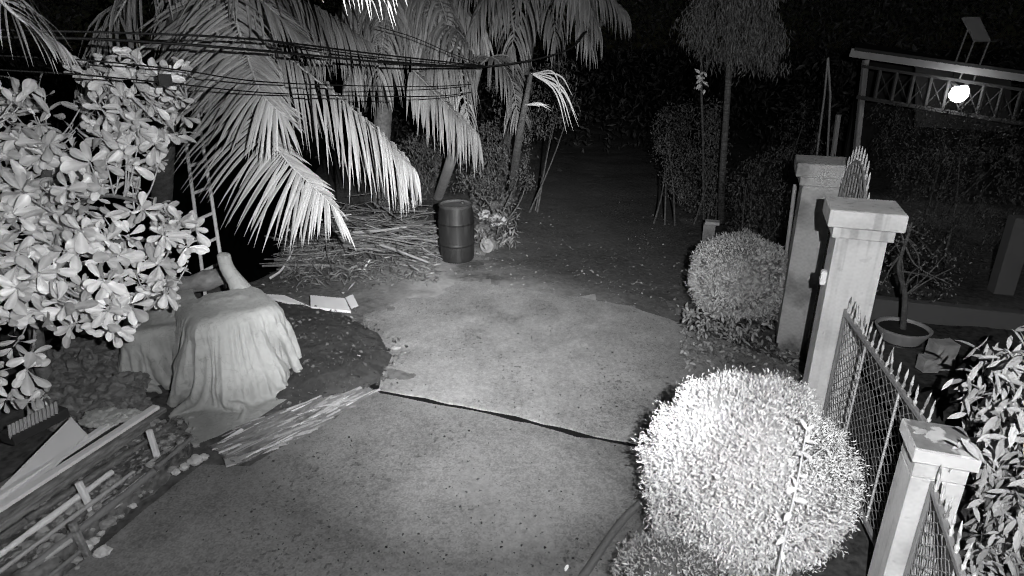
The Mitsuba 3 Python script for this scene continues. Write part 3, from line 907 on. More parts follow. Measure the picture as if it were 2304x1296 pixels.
# little fan of bright leaflets near the lane
bf = thing('drooping_plant', 'pale drooping leaf tuft catching the light beside the lane', 'plant')
rg = np.random.default_rng(90)
b0 = at(1195, 165, 9.6)
ms = []
for k, (x, y) in enumerate([(1275, 300), (1290, 295), (1302, 285), (1300, 270), (1280, 285), (1288, 215), (1265, 210), (1270, 240)]):
    mid = at((1195 + x) / 2 + 14 + 2 * (k % 3), (165 + y) / 2 - 26 + 3 * (k % 3), 9.5)
    P = spline([b0 + [.012 * k, .02 * k, 0], mid, at(x, y, 9.4)], 10)
    d = norm(np.gradient(P, axis=0)); W = norm(np.cross(d, [0, 1.0, .2])) * np.interp(np.linspace(0, 1, 10), [0, .5, 1], [.006, .012, .002])[:, None]
    v = np.stack([P + W, P + [0, -.008, 0], P - W], 1).reshape(-1, 3)
    f = np.array([[i * 3 + j, i * 3 + j + 1, i * 3 + 4 + j, i * 3 + 3 + j] for i in range(9) for j in range(2)])
    add('leaf', (v, f), 'mat_glossy_leaf', bf, True, np.full((30, 3), .62))
for k, (x, y) in enumerate([(1240, 243), (1242, 250), (1236, 236), (1210, 255)]):
    P = spline([at(1182, 236, 9.6), at(1212, 232 + 2 * k, 9.5), at(x, y, 9.5)], 8)
    W = np.array([0, 0, .014]) * np.interp(np.linspace(0, 1, 8), [0, .5, 1], [.4, 1, .1])[:, None]
    v = np.stack([P + W, P + [0, -.01, 0], P - W], 1).reshape(-1, 3)
    f = np.array([[i * 3 + j, i * 3 + j + 1, i * 3 + 4 + j, i * 3 + 3 + j] for i in range(7) for j in range(2)])
    add('leaf', (v, f), 'mat_glossy_leaf', bf, True, np.full((24, 3), .55))
add('stem', tube(spline([gr(1150, 445, -.1), at(1165, 330, 10.4), b0], 10), np.linspace(.1, .03, 10), 8), 'mat_bark', bf, True)

# understorey behind the drum and palms
for i, (px, Yr, n, L, lo, hi, lb) in enumerate([
        ([(890, 310), (1000, 300), (1010, 400), (960, 460), (890, 450)], (14.0, 15.5), 2400, .075, .08, .2, 'dim leafy undergrowth between the two palm trunks'),
        ([(1050, 290), (1130, 270), (1150, 350), (1110, 430), (1020, 430)], (13.0, 14.8), 2400, .07, .08, .2, 'fine leaved undergrowth right of the leaning palm trunk'),
        ([(1100, 180), (1280, 120), (1300, 250), (1200, 320), (1110, 300)], (12, 14), 2600, .07, .06, .15, 'dark shrub mass behind the pale drooping tuft'),
        ([(1080, 330), (1190, 320), (1200, 420), (1140, 450), (1070, 440)], (11.2, 12.5), 1600, .06, .06, .15, 'low shrub at the far end of the rubbish pile'),
        ([(1640, 380), (1770, 330), (1780, 540), (1640, 530)], (8.5, 10.5), 3000, .05, .04, .10, 'dark fine hedge between the far bush and the rear pillar'),
        ([(1480, 250), (1560, 230), (1570, 500), (1500, 420), (1470, 340)], (11, 13), 3600, .05, .07, .14, 'dim loose shrub at the right side of the lane'),
        ([(1700, 380), (1760, 240), (1830, 230), (1850, 360)], (12, 13), 700, .07, .03, .09, 'thin dark shrub behind the rear gate pillar'),
        ([(2000, 330), (2290, 330), (2330, 640), (2000, 640)], (8.5, 11), 4500, .05, .05, .12, 'dark garden shrubs behind the potted tree'),
        ([(1960, 230), (2320, 240), (2320, 360), (1960, 380)], (11, 12.6), 3000, .06, .04, .10, 'dark garden bushes below the porch roof')]):
    shrub('undergrowth', px, Yr, n, L, 100 + i, lb, 'undergrowth', lo, hi, .35, .4, 0, None, 3, 'mat_leaf', .5)

# columnar shrub by the lane
shrub('columnar_shrub', [(1575, 240), (1615, 225), (1632, 300), (1628, 480), (1578, 480)], (11.6, 12.3), 2600, .055, 130, 'tall narrow columnar shrub beside the slender trunk', 'shrub', .09, .20, .4, .3, 0, None, 3, 'mat_leaf', .8)

# slender tree with hanging fine foliage
sl = thing('slender_tree', 'slender tree with a thin pale trunk and hanging fine foliage', 'tree')
tp = spline([gr(1622, 508, -.1), at(1625, 400, 11.0), at(1636, 230, 10.9), at(1645, 60, 10.8), at(1650, -60, 10.8)], 14)
add('trunk', tube(tp, np.linspace(.062, .045, 14), 8), 'mat_timber', sl, True)
rg = np.random.default_rng(140)
crown_poly = Polygon([(1540, 40), (1600, -80), (1720, -80), (1765, 60), (1740, 150), (1690, 130), (1640, 140), (1590, 110), (1560, 100)])
pts = []
while len(pts) < 420:
    x, y = rg.uniform(1530, 1770), rg.uniform(-80, 150)
    if crown_poly.contains(Point(x, y)):
        pts.append(at(x, y, rg.uniform(10.2, 11.5)))
pts = np.array(pts)
for k in range(9):
    q = pts[rg.integers(len(pts))]
    add('branch', tube(spline([tp[11], (tp[12] + q) / 2 + [0, 0, .1], q], 8), np.linspace(.02, .005, 8), 5), 'mat_bark', sl, True)
pts = pts + (rg.random((420, 1)) < .22) * rg.normal(0, .22, (420, 3)) - np.c_[np.zeros((420, 2)), .25 * rg.random(420) ** 3]
P = np.repeat(pts, 16, 0) + rg.normal(0, .06, (420 * 16, 3))
n = len(P)
D = norm(np.c_[rg.normal(0, .35, (n, 2)), -np.abs(rg.normal(1, .3, n))])
v, f = small_leaves(P, D, randdir(rg, n), rg.uniform(.07, .14, n), .016)
labels[add('foliage', (v, f), 'mat_leaf', sl, color=greys(rg, n, 5, .10, .2))] = {'kind': 'stuff'}

# thin trunk with a pale hanging cluster
tt = thing('thin_tree', 'very thin trunk left of the slender tree carrying a pale leaf cluster', 'tree')
add('trunk', tube(spline([gr(1583, 500, -.1), at(1582, 330, 11.6), at(1578, 200, 11.5), at(1577, 110, 11.4), at(1570, -40, 11.4)], 12), .022, 6), 'mat_timber', tt, True)
n = 26
P = np.array([at(1578 + rg.normal(0, 6), 185 + rg.normal(0, 8), 11.35) for _ in range(n)])
D = randdir(rg, n) + [0, -.3, -.2]
for q in range(n):
    v, f = leaves(P[q:q + 1], D[q:q + 1], randdir(rg, 1), rg.uniform(.06, .13), .05, .3)
    add('leaf', (v, f), 'mat_glossy_leaf', tt, True, np.full((11, 3), .8))
# small concrete post with a notice box
ps = thing('marker_post', 'short pale concrete marker post beside the lane, behind the far bush', 'post')
q = gr(1592, 545)
add('post', box(q[0], q[1], -.05, .20, .16, .34, -.3, .01), 'mat_old_plaster', ps)
add('cap', box(q[0] + .03, q[1] - .04, .343, .24, .2, .40, -.3, .01), 'mat_board', ps)

# ------------------------------------------------------------------ cables
for px, Y, r, lb in [
        ([(-60, 62), (0, 67), (280, 74), (576, 89), (850, 122), (1092, 149)], (4.2, 4.3, 4.7, 5.3, 6.8, 9.0), .009, 'thick black cable, uppermost of the bundle across the palms'),
        ([(-60, 79), (0, 83), (260, 90), (576, 113), (900, 143), (1092, 151)], (4.2, 4.3, 4.7, 5.3, 7.0, 9.0), .0115, 'thickest black cable crossing just under the uppermost one'),
        ([(560, 85), (700, 108), (900, 134), (1092, 150)], (5.3, 5.9, 7.0, 9.0), .006, 'thin black cable running between the two thick cables'),
        ([(-60, 120), (0, 125), (200, 136), (400, 157), (620, 186), (940, 195), (1060, 190)], (4.2, 4.25, 4.5, 4.9, 5.5, 7.3, 8.5), .0062, 'thin black cable hanging below the thick pair'),
        ([(-60, 152), (0, 157), (180, 168), (370, 186), (640, 211), (960, 217), (1060, 208)], (4.2, 4.25, 4.5, 4.9, 5.6, 7.4, 8.5), .0062, 'lowest thin black cable across the leaves'),
        ([(850, 60), (930, 84), (1010, 118), (1092, 150)], (9.0, 9.1, 9.2, 9.4), .007, 'slack dark wire coming down from the top centre'),
        ([(1092, 150), (1150, 143), (1220, 130), (1285, 108), (1320, 70)], (9.4, 9.4, 9.5, 9.6, 9.7), .014, 'black cable rising right from the end of the bundle')]:
    P = spline([at(*p, y) for p, y in zip(px, Y)], 60)
    tag(add('overhead_cable', tube(P, r, 6), 'mat_rubber', smooth=True), lb, 'cable', 'black cables across the upper left')
tg = at(372, 178, 4.87)
tag(add('cable_tag', box(tg[0], tg[1], tg[2] - .05, .09, .012, tg[2] + .035, .1, .002), 'mat_dark_paint'), 'dark square tag hanging on the lowest thin cable', 'tag')

# ------------------------------------------------------------------ ladder, log, post
ld = thing('ladder', 'thin wooden ladder leaning behind the broad leaves', 'ladder')
lA, lB = at(456, 620, 7.6), at(398, 170, 7.75); rA, rB = at(499, 598, 7.6), at(430, 165, 7.75)
for a, b in ((lA, lB), (rA, rB)):
    d = norm(b - a)
    add('rail', tube(np.array([a - d * .3, a * .6 + b * .4 + [.008, 0, 0], b]), [.024, .022, .018], 7), 'mat_pale_board', ld, True)
for s in np.linspace(.02, .98, 8):
    add('rung', tube([lA * (1 - s) + lB * s, rA * (1 - s) + rB * s], .022, 6), 'mat_pale_board', ld, True)
lg = spline([at(330, 662, 6.9), at(400, 648, 6.95), at(510, 618, 7.0)], 16)
rr = .115 * (1 + .12 * np.sin(np.arange(16) * 1.7))
tag(add('mossy_log', tube(lg, rr, 14), 'mat_moss', smooth=60), 'thick mossy log lying behind the tarpaulin below the ladder', 'log')
pp = spline([at(562, 690, 6.2), at(535, 640, 6.25), at(512, 605, 6.3), at(504, 578, 6.3), at(503, 568, 6.3)], 14)
tag(add('wrapped_post', tube(pp, [.15, .14, .12, .10, .085, .078, .075, .073, .072, .07, .07, .066, .05, .015], 14), 'mat_old_tarp', smooth=True), 'pale cloth wrapped post end standing up behind the tarpaulin', 'post')


# ------------------------------------------------------------------ tarpaulin
def rbox(p, c, h, yaw, r):
    q = p - np.asarray(c); cy, sy = math.cos(yaw), math.sin(yaw)
    q = np.stack([q[..., 0] * cy + q[..., 1] * sy, -q[..., 0] * sy + q[..., 1] * cy, q[..., 2]], -1)
    d = np.abs(q) - (np.asarray(h) - r)
    return np.linalg.norm(np.maximum(d, 0), axis=-1) + np.minimum(d.max(-1), 0) - r


def cloth(c, yaw, size, n, z0, sdf, seed, steps=260, iters=9, fine=2, slack=(1.0, 1.0), pleats=11.0, pleat_h=.02, axis=(0, 0)):
    """a sheet dropped over a solid: position based dynamics, then refined with fine wrinkles"""
    rg = np.random.default_rng(seed)
    nx, ny = n
    X, Y = np.meshgrid(np.linspace(-.5, .5, nx) * size[0], np.linspace(-.5, .5, ny) * size[1], indexing='ij')
    x = np.stack([X * math.cos(yaw) - Y * math.sin(yaw) + c[0], X * math.sin(yaw) + Y * math.cos(yaw) + c[1], z0 + 0 * X], -1)
    x = x + rg.normal(0, .004, x.shape)
    x[..., 2] += .03 * np.sin(X * 34 + 3 * meshkit.noise(np.stack([X * 4, Y * 2.5, 0 * X], -1), seed)) * (slack[0] - 1) * 5 + .03 * np.sin(Y * 34 + 3 * meshkit.noise(np.stack([X * 2.5, Y * 4, 0 * X], -1), seed)) * (slack[1] - 1) * 5
    x[..., 2] += .06 * meshkit.fbm(np.stack([X * 3, Y * 3, 0 * X], -1), 3, seed)
    prev = x.copy()
    hx, hy = size[0] / (nx - 1) * slack[0], size[1] / (ny - 1) * slack[1]
    S = []
    for ax, h in ((0, hx), (1, hy)):
        N = n[ax]
        for par in (0, 1):
            a, b = slice(par, N - 1, 2), slice(par + 1, N, 2)
            S.append(((a, slice(None)) if ax == 0 else (slice(None), a), (b, slice(None)) if ax == 0 else (slice(None), b), h, .5))
        for par in (0, 1, 2, 3):
            a, b = slice(par, N - 2, 4), slice(par + 2, N, 4)
            S.append(((a, slice(None)) if ax == 0 else (slice(None), a), (b, slice(None)) if ax == 0 else (slice(None), b), 2 * h, .12))
    hd = math.hypot(hx, hy)
    for par in (0, 1):
        a, b = slice(par, nx - 1, 2), slice(par + 1, nx, 2)
        S.append(((a, slice(0, ny - 1)), (b, slice(1, ny)), hd, .2))
        S.append(((a, slice(1, ny)), (b, slice(0, ny - 1)), hd, .2))
    e = .004
    flat = lambda: x.reshape(-1, 3)
    for st in range(steps):
        vel = np.clip(x - prev, -.03, .03) * .97
        prev = x.copy()
        x = x + vel + [0, 0, -.0022]
        for it in range(iters):
            for a, b, r, k in S:
                d = x[b] - x[a]
                l = np.sqrt((d * d).sum(-1, keepdims=True)) + 1e-9
                g = d * ((l - r) / l * k)
                x[a] += g; x[b] -= g
        q = x.reshape(-1, 3); pv = prev.reshape(-1, 3)
        s_ = sdf(q)
        hit = np.nonzero(s_ < .010)[0]
        if len(hit):
            w = q[hit]
            g_ = norm(np.stack([sdf(w + [e, 0, 0]) - sdf(w - [e, 0, 0]), sdf(w + [0, e, 0]) - sdf(w - [0, e, 0]), sdf(w + [0, 0, e]) - sdf(w - [0, 0, e])], -1))
            q[hit] = w + g_ * (.010 - s_[hit])[:, None]
            pv[hit] += (q[hit] - pv[hit]) * .8
        low = q[:, 2] < .012
        q[low, 2] = .012
        pv[low] += (q[low] - pv[low]) * .85
    v = x
    for _ in range(fine):
        for ax in (0, 1):
            v = np.moveaxis(v, ax, 0)
            pad = np.concatenate([2 * v[:1] - v[1:2], v, 2 * v[-1:] - v[-2:-1]])
            mid = (-pad[:-3] + 9 * pad[1:-2] + 9 * pad[2:-1] - pad[3:]) / 16
            out = np.empty((2 * len(v) - 1,) + v.shape[1:]); out[::2] = v; out[1::2] = mid
            v = np.moveaxis(out, 0, ax)
    nx, ny = v.shape[:2]
    nrm = norm(np.cross(np.gradient(v, axis=0), np.gradient(v, axis=1)))
    P = np.stack([*np.meshgrid(np.linspace(0, size[0], nx), np.linspace(0, size[1], ny), indexing='ij'), np.zeros((nx, ny))], -1)
    steep = np.clip((1 - np.abs(nrm[..., 2]) - .25) * 2.2, 0, 1)
    for ax in (0, 1):                                # the pleats fade in over a hand's breadth
        steep = np.moveaxis(steep, ax, 0); pad = np.pad(steep, ((8, 8), (0, 0)), 'edge')
        steep = np.moveaxis(sum(pad[k:k + len(steep)] for k in range(17)) / 17, 0, ax)
    Q = v - [axis[0], axis[1], 0]
    th = np.arctan2(Q[..., 1], Q[..., 0]); rd = np.hypot(Q[..., 0], Q[..., 1])
    ph = th * pleats + 5.0 * meshkit.fbm(np.stack([th * 1.5, rd * .8, 0 * th], -1) + 9, 3, seed + 3)
    amp = meshkit.noise(np.stack([th * 5, rd * 1.2, 0 * th], -1) + 4, seed + 5)
    rip = (1 - np.abs(np.sin(ph)) * 1.5) * amp + .45 * (1 - np.abs(np.sin(ph * 2.37 + 1)) * 1.5) * (1 - amp)
    v = v + Q * [1, 1, 0] / (rd[..., None] + .05) * (pleat_h * rip * steep)[..., None]
    v = v + nrm * (.008 * (1 - 2 * np.abs(meshkit.fbm(P * 5, 3, seed) - .5) * 2) + .0025 * (1 - 2 * np.abs(meshkit.fbm(P * 13, 3, seed + 2) - .5) * 2) + .0015 * (1 - 2 * np.abs(meshkit.fbm(P * 30, 3, seed + 1) - .5) * 2))[..., None]
    v[..., 2] = np.maximum(v[..., 2], .006)
    i, j = np.meshgrid(np.arange(nx - 1), np.arange(ny - 1), indexing='ij')
    a = i * ny + j
    return v.reshape(-1, 3), np.stack([a, a + ny, a + ny + 1, a + 1], -1).reshape(-1, 4)


def pile(p):
    d = rbox(p, [-2.86, 5.78, .38], [.43, .42, .43], math.radians(38), .13)
    d = np.minimum(d, rbox(p, [-2.95, 5.92, .42], [.26, .2, .42], math.radians(30), .12))
    d = np.minimum(d, rbox(p, [-2.66, 5.50, .12], [.34, .30, .20], math.radians(38), .14))
    return np.minimum(d, rbox(p, [-3.02, 5.38, .15], [.2, .2, .36], math.radians(20), .14))


def pile2(p):
    d = rbox(p, [-3.62, 5.85, .25], [.32, .34, .38], .45, .06)
    return np.minimum(d, rbox(p, [-3.45, 6.1, .3], [.3, .2, .46], .5, .06))


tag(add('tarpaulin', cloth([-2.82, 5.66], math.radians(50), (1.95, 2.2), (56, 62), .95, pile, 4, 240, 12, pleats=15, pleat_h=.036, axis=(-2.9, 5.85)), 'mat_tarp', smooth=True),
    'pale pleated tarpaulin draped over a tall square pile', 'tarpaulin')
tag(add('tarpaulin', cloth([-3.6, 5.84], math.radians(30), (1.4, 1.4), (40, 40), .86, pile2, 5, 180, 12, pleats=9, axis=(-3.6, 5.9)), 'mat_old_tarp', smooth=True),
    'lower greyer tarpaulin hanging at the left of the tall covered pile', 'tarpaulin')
# flattened straw mat in front of the tarpaulin
mt = thing('straw_mat', 'flattened mat of pale split palm strips beside the tarpaulin foot', 'mat')
rg = np.random.default_rng(150)
MAT = Polygon(jag(np.array([gr(*q)[:2] for q in [(478, 1008), (530, 1052), (600, 1022), (690, 985), (770, 930), (855, 884), (830, 872), (700, 905), (620, 935), (560, 950)]]), .03, 26)).buffer(0)
m0, m1 = gr(505, 1020)[:2], gr(845, 880)[:2]
md = norm(m1 - m0); mn = np.array([-md[1], md[0]])
labels[add('weave', grid_sheet(np.arange(-2.7, -1.2, .02), np.arange(4.1, 5.7, .02), lambda x, y: .006 + .018 * meshkit.fbm(np.stack([x * 8, y * 8, 0 * x], -1), 3, 8), 0, lambda c: shapely.contains_xy(MAT, c[:, 0], c[:, 1])), 'mat_stick', mt, True)] = {'kind': 'stuff'}
k = 0
while k < 170:
    q = gr(rg.uniform(470, 860), rg.uniform(865, 1055))[:2]
    if not MAT.contains(Point(*q)):
        continue
    ang = rg.normal(0, .16)
    d = md * math.cos(ang) + mn * math.sin(ang)
    L = rg.uniform(.12, .5)
    a2, b2 = q - d * L / 2, q + d * L / 2
    if not (MAT.buffer(.03).contains(Point(*a2)) and MAT.buffer(.03).contains(Point(*b2))):
        continue
    z = .022 + .014 * rg.random()
    add('strip', bar(np.r_[a2, z], np.r_[b2, z + rg.normal(0, .006)], rg.uniform(.008, .034), .004, up=(rg.normal(0, .25), rg.normal(0, .25), 1)), ['mat_timber', 'mat_stick', 'mat_pale_stick', 'mat_board'][rg.choice(4, p=[.25, .35, .28, .12])], mt)
    k += 1
for k, (x, y, w_, l_, yw) in enumerate([(536, 1036, .12, .20, .55), (590, 1014, .10, .26, .5), (650, 990, .07, .26, .6)]):
    q = gr(x, y)
    tag(add('flat_board', box(q[0], q[1], .004, l_, w_, .018, yw, .003), 'mat_pale_stick'), ['pale flat board, leftmost under the straw mat edge', 'pale flat board in the middle of the straw mat edge', 'pale flat board, rightmost along the straw mat edge'][k], 'board', 'flat boards along the mat')

# ------------------------------------------------------------------ timber and bank at bottom left
bank_px = [(-80, 1250), (60, 1130), (200, 1040), (330, 960), (420, 940), (445, 985), (420, 1030), (330, 1100), (255, 1165), (190, 1235), (120, 1330), (-60, 1450)]
BANK = Polygon(jag(np.array([gr(*q)[:2] for q in bank_px]), .05, 16)).buffer(0)


def bank_z(x, y):
    p = shapely.points(x, y)
    d = shapely.distance(BANK.exterior, p)
    inside = shapely.contains_xy(BANK, x, y)
    ridge = np.exp(-((shapely.distance(RIDGE, p) - .02) / .085) ** 2)
    q = np.stack([x, y, 0 * x], -1)
    return np.where(inside, .05 * (1 - np.exp(-d / .04)) + .13 * ridge * np.clip(d / .035, 0, 1) * (.75 + .6 * (meshkit.fbm(q * 3.1, 3, 4) - .3)) + .07 * (meshkit.fbm(q * 6, 4, 6) - .5) * np.clip(d / .05, 0, 1), -.12)


RIDGE = shapely.LineString([gr(*q)[:2] for q in [(60, 1330), (150, 1265), (225, 1195), (320, 1115), (440, 1010)]])
tag(add('earth_bank', grid_sheet(np.arange(-4.6, -2.3, .025), np.arange(2.4, 5.3, .025), bank_z, 0, lambda c: shapely.contains_xy(BANK.buffer(.03), c[:, 0], c[:, 1])), 'mat_bank_earth', smooth=True),
    'raised rough earth bank held by stakes along the slab edge', kind='structure')
for (a, b, za, zb, r, m_, lb) in [
        ((-20, 1262), (252, 1062), .15, .15, .024, 'mat_board', 'long grey pole next below the timber stack'),
        ((-20, 1300), (300, 1062), .14, .13, .016, 'mat_pale_stick', 'thin pole second below the timber stack'),
        ((40, 1300), (345, 1062), .13, .14, .026, 'mat_stick', 'rough pole lying behind the earth ridge'),
        ((150, 1210), (330, 1068), .13, .12, .016, 'mat_board', 'pale thin pole touching the middle stake'),
        ((60, 1170), (370, 968), .16, .15, .022, 'mat_bark', 'dark pole under the lowest plank'),
        ((-20, 1225), (300, 1010), .14, .13, .028, 'mat_bark', 'thick dark pole beside the lowest plank'),
        ((352, 1052), (432, 985), .16, .15, .020, 'mat_stick', 'short pole at the far stake'),
        ((95, 1310), (178, 1242), .07, .06, .014, 'mat_stick', 'thin stick at the bottom left corner of the slab'),
        ((10, 1320), (160, 1215), .12, .13, .018, 'mat_pale_stick', 'grey pole lowest in the left corner')]:
    A, B = gr(*a, za), gr(*b, zb)
    P = spline([A, (A + B) / 2 + [0.012, .012, .006], B], 40)
    v, f = tube(P, r, 10)
    ax = np.vstack([np.repeat(P, 10, 0), P[:1], P[-1:]])
    v = ax + (v - ax) * (1 + .7 * (meshkit.fbm(v * 7, 4, 3)[:, None] - .5) + .4 * (meshkit.fbm(v * 30, 3, 5)[:, None] - .5))
    tag(add('wooden_pole', (v, f), m_, smooth=50), lb, 'pole', 'poles lying on the earth bank')
rg = np.random.default_rng(155)
n = 1100
P = []
while len(P) < n:
    q = gr(rg.uniform(0, 445), rg.uniform(930, 1296))
    if BANK.contains(Point(q[0], q[1])):
        P.append([q[0], q[1], 0])
P = np.array(P); P[:, 2] = bank_z(P[:, 0], P[:, 1]) + .012
bd = norm(gr(440, 1000) - gr(190, 1235))
D = bd + rg.normal(0, .55, (n, 3)) * [1, 1, .35]
v, f = small_leaves(P, D, np.c_[rg.normal(0, .5, (n, 2)), np.ones(n)], rg.uniform(.015, .09, n), rg.uniform(.006, .02, n))
tag(add('bark_litter', (v, f), 'mat_leaf', color=greys(rg, n, 5, .02, .3)), 'splinters and bark bits strewn over the earth bank', 'litter', kind='stuff')
for (a, b, za, zb, lb) in [((176, 1085), (203, 1140), .42, .10, 'wooden stake in the middle of the bank edge'), ((335, 968), (353, 1025), .38, .10, 'wooden stake farthest from the camera on the bank'), ((160, 1175), (192, 1240), .34, .02, 'dark wooden stake nearest the camera on the bank')]:
    B = gr(*b, zb); A = at(*a, B[1] + .03)
    tag(add('wooden_stake', bar(B - (A - B) * .3, A, .045, .04, .2, up=(0, 1, 0)), 'mat_board' if 'dark' not in lb else 'mat_timber'), lb, 'stake', 'stakes along the bank')
for (a, b, z, w_, h_, mat, lb) in [
        ((-20, 1130), (262, 945), .30, .055, .04, 'mat_board', 'pale narrow plank, upper one of the timber stack'),
        ((-20, 1155), (352, 915), .32, .07, .03, 'mat_pale_board', 'bright narrow plank on top of the timber stack'),
        ((-20, 1175), (365, 920), .27, .09, .04, 'mat_timber', 'grey plank beneath the bright narrow plank'),
        ((-20, 1195), (330, 955), .22, .08, .05, 'mat_timber', 'dark rough plank low in the timber stack'),
        ((-20, 1110), (190, 975), .26, .05, .04, 'mat_timber', 'grey plank against the leaning panel')]:
    tag(add('timber_plank', bar(gr(*a, z), gr(*b, z), w_, h_, .1), mat), lb, 'plank', 'planks stacked beside the bank')
q = [gr(-30, 1130, .30), gr(160, 938, .42), gr(197, 978, .34), gr(-30, 1185, .26)]
n_ = np.array([0, 0, .02])
v = np.array([p - n_ for p in q] + list(q))
tag(add('wide_board', (v, np.array([[3, 2, 1, 0], [4, 5, 6, 7], [0, 1, 5, 4], [1, 2, 6, 5], [2, 3, 7, 6], [3, 0, 4, 7]])), 'mat_board'), 'smooth grey wide board with a pointed end on the timber stack', 'board')
cs = thing('grooved_block', 'row of hollow grooved blocks under the lowest leaves', 'block')
for k in range(13):
    a = np.array([25 + k * 8.6, 985 - k * 4.3])
    A = gr(a[0], a[1], .3); B = gr(a[0] - 3, a[1] - 26, .36)
    add('rib', bar(A, B, .022, .05, .2), 'mat_grey_metal', cs)
add('body', bar(gr(15, 988, .27), gr(140, 924, .27), .17, .09, .05), 'mat_dim_wall', cs)

# clods on the bank and along the slab edge
rg = np.random.default_rng(157)
cl = []
while len(cl) < 260:
    q = gr(rg.uniform(40, 470), rg.uniform(930, 1290))
    if BANK.buffer(.06).contains(Point(q[0], q[1])):
        r = .008 + .03 * rg.random() ** 2.5
        zz = float(bank_z(np.array([q[0]]), np.array([q[1]]))[0])
        cl.append(lump([q[0], q[1], max(zz, 0) + r * .3], r, len(cl), .6, 1, 2, (1.2, 1, .8)))
tag(add('earth_clods', cat(cl), 'mat_moss'), 'small clods and gravel lying on the earth bank', 'clods', kind='stuff')

# crumpled rubbish between the tree and the tarpaulin
rg = np.random.default_rng(160)
for k, (x, y, s) in enumerate([(150, 800, .2), (205, 820, .22), (260, 800, .2), (190, 870, .2), (260, 870, .22), (150, 900, .22), (230, 915, .16), (290, 850, .18), (120, 860, .2), (250, 780, .2), (180, 780, .22), (310, 890, .12), (110, 820, .2)]):
    c = gr(x, y + 30, .12)
    tag(add('crumpled_sheet', lump(c + [0, 0, .05], s, 30 + k, .75, 3, 2.6, (1, .9, .75)), 'mat_rag', smooth=False), 'dark crumpled sheet in the rubbish heap between tree and tarpaulin', 'rubbish', 'crumpled dark sheets')
for k, (x, y, s, lb) in enumerate([(235, 940, .13, 'pale crumpled bag in front of the dark rubbish heap'), (290, 935, .08, 'small pale crumpled bag right of the larger one')]):
    tag(add('crumpled_bag', lump(gr(x, y, .32), s, 60 + k, .6, 3, 3, (1.2, .9, .5)), 'mat_tarp', smooth=25), lb, 'bag')

# stones
for k, (x, y, s, lb) in enumerate([(230, 1242, .045, 'largest pale stone at the bottom left slab edge'), (213, 1216, .03, 'pale stone just above the largest one'), (195, 1230, .04, 'grey stone against the nearest stake'), (228, 1200, .022, 'small pale stone above the others'),
                                   (440, 1035, .05, 'pointed pale stone at the end of the edging log'), (415, 1050, .035, 'flat pale stone left of the pointed one'), (395, 1062, .03, 'small stone lying under the edging log'), (460, 1028, .035, 'pale stone touching the tarpaulin tail'), (300, 1138, .024, 'single pebble beside the edging log')]):
    tag(add('stone', lump(gr(x, y, s * .5), s, 80 + k, .5, 2, 1.8, (1.1, 1, .75)), 'mat_stone', smooth=25), lb, 'stone')
# broken chips along the soil heap
rg = np.random.default_rng(170)
chip = [(800, 725), (815, 735), (790, 738), (822, 728), (805, 745), (775, 715), (830, 745), (850, 765), (865, 775), (880, 790), (895, 797), (885, 805), (905, 795), (880, 815), (870, 825), (890, 785), (860, 790), (845, 755), (872, 840), (860, 850)]
for k, (x, y) in enumerate(chip):
    c = gr(x + rg.normal(0, 9), y + rg.normal(0, 6), .015)
    tag(add('bark_chip', lump(c, rg.uniform(.018, .05), 110 + k, .8, 2, 2.2, (1.4, .8, .4)), ['mat_moss', 'mat_stick', 'mat_timber'][rg.integers(3)], smooth=False), 'pale broken chip along the right edge of the soil heap', 'chip', 'broken chips by the soil heap')

# cardboard and board near the heap
cb = thing('flattened_carton', 'pale flattened carton lying at the far end of the soil heap', 'carton')


def plate(px, z, th):
    q = [gr(x, y, zz) for (x, y), zz in zip(px, z)]
    v = np.array([p - [0, 0, th] for p in q] + q)
    return v, np.array([[3, 2, 1, 0], [4, 5, 6, 7], [0, 1, 5, 4], [1, 2, 6, 5], [2, 3, 7, 6], [3, 0, 4, 7]])[:, ::-1]


add('panel', plate([(698, 664), (776, 671), (789, 699), (699, 690)], (.12, .10, .10, .13), .035), 'mat_pale_board', cb)
add('flap', plate([(777, 669), (794, 662), (806, 687), (790, 693)], (.11, .17, .15, .09), .012), 'mat_board', cb)
add('base', plate([(702, 672), (770, 676), (783, 699), (704, 693)], (.05, .05, .05, .05), .06), 'mat_timber', cb)
tag(add('palm_stalk_board', plate([(572, 660), (640, 664), (698, 672), (696, 690), (655, 678), (574, 668)][:2] + [(698, 689), (650, 680)], (.12, .12, .08, .1), .03), 'mat_board'), 'long pale board joining the tarpaulin and the carton', 'board')

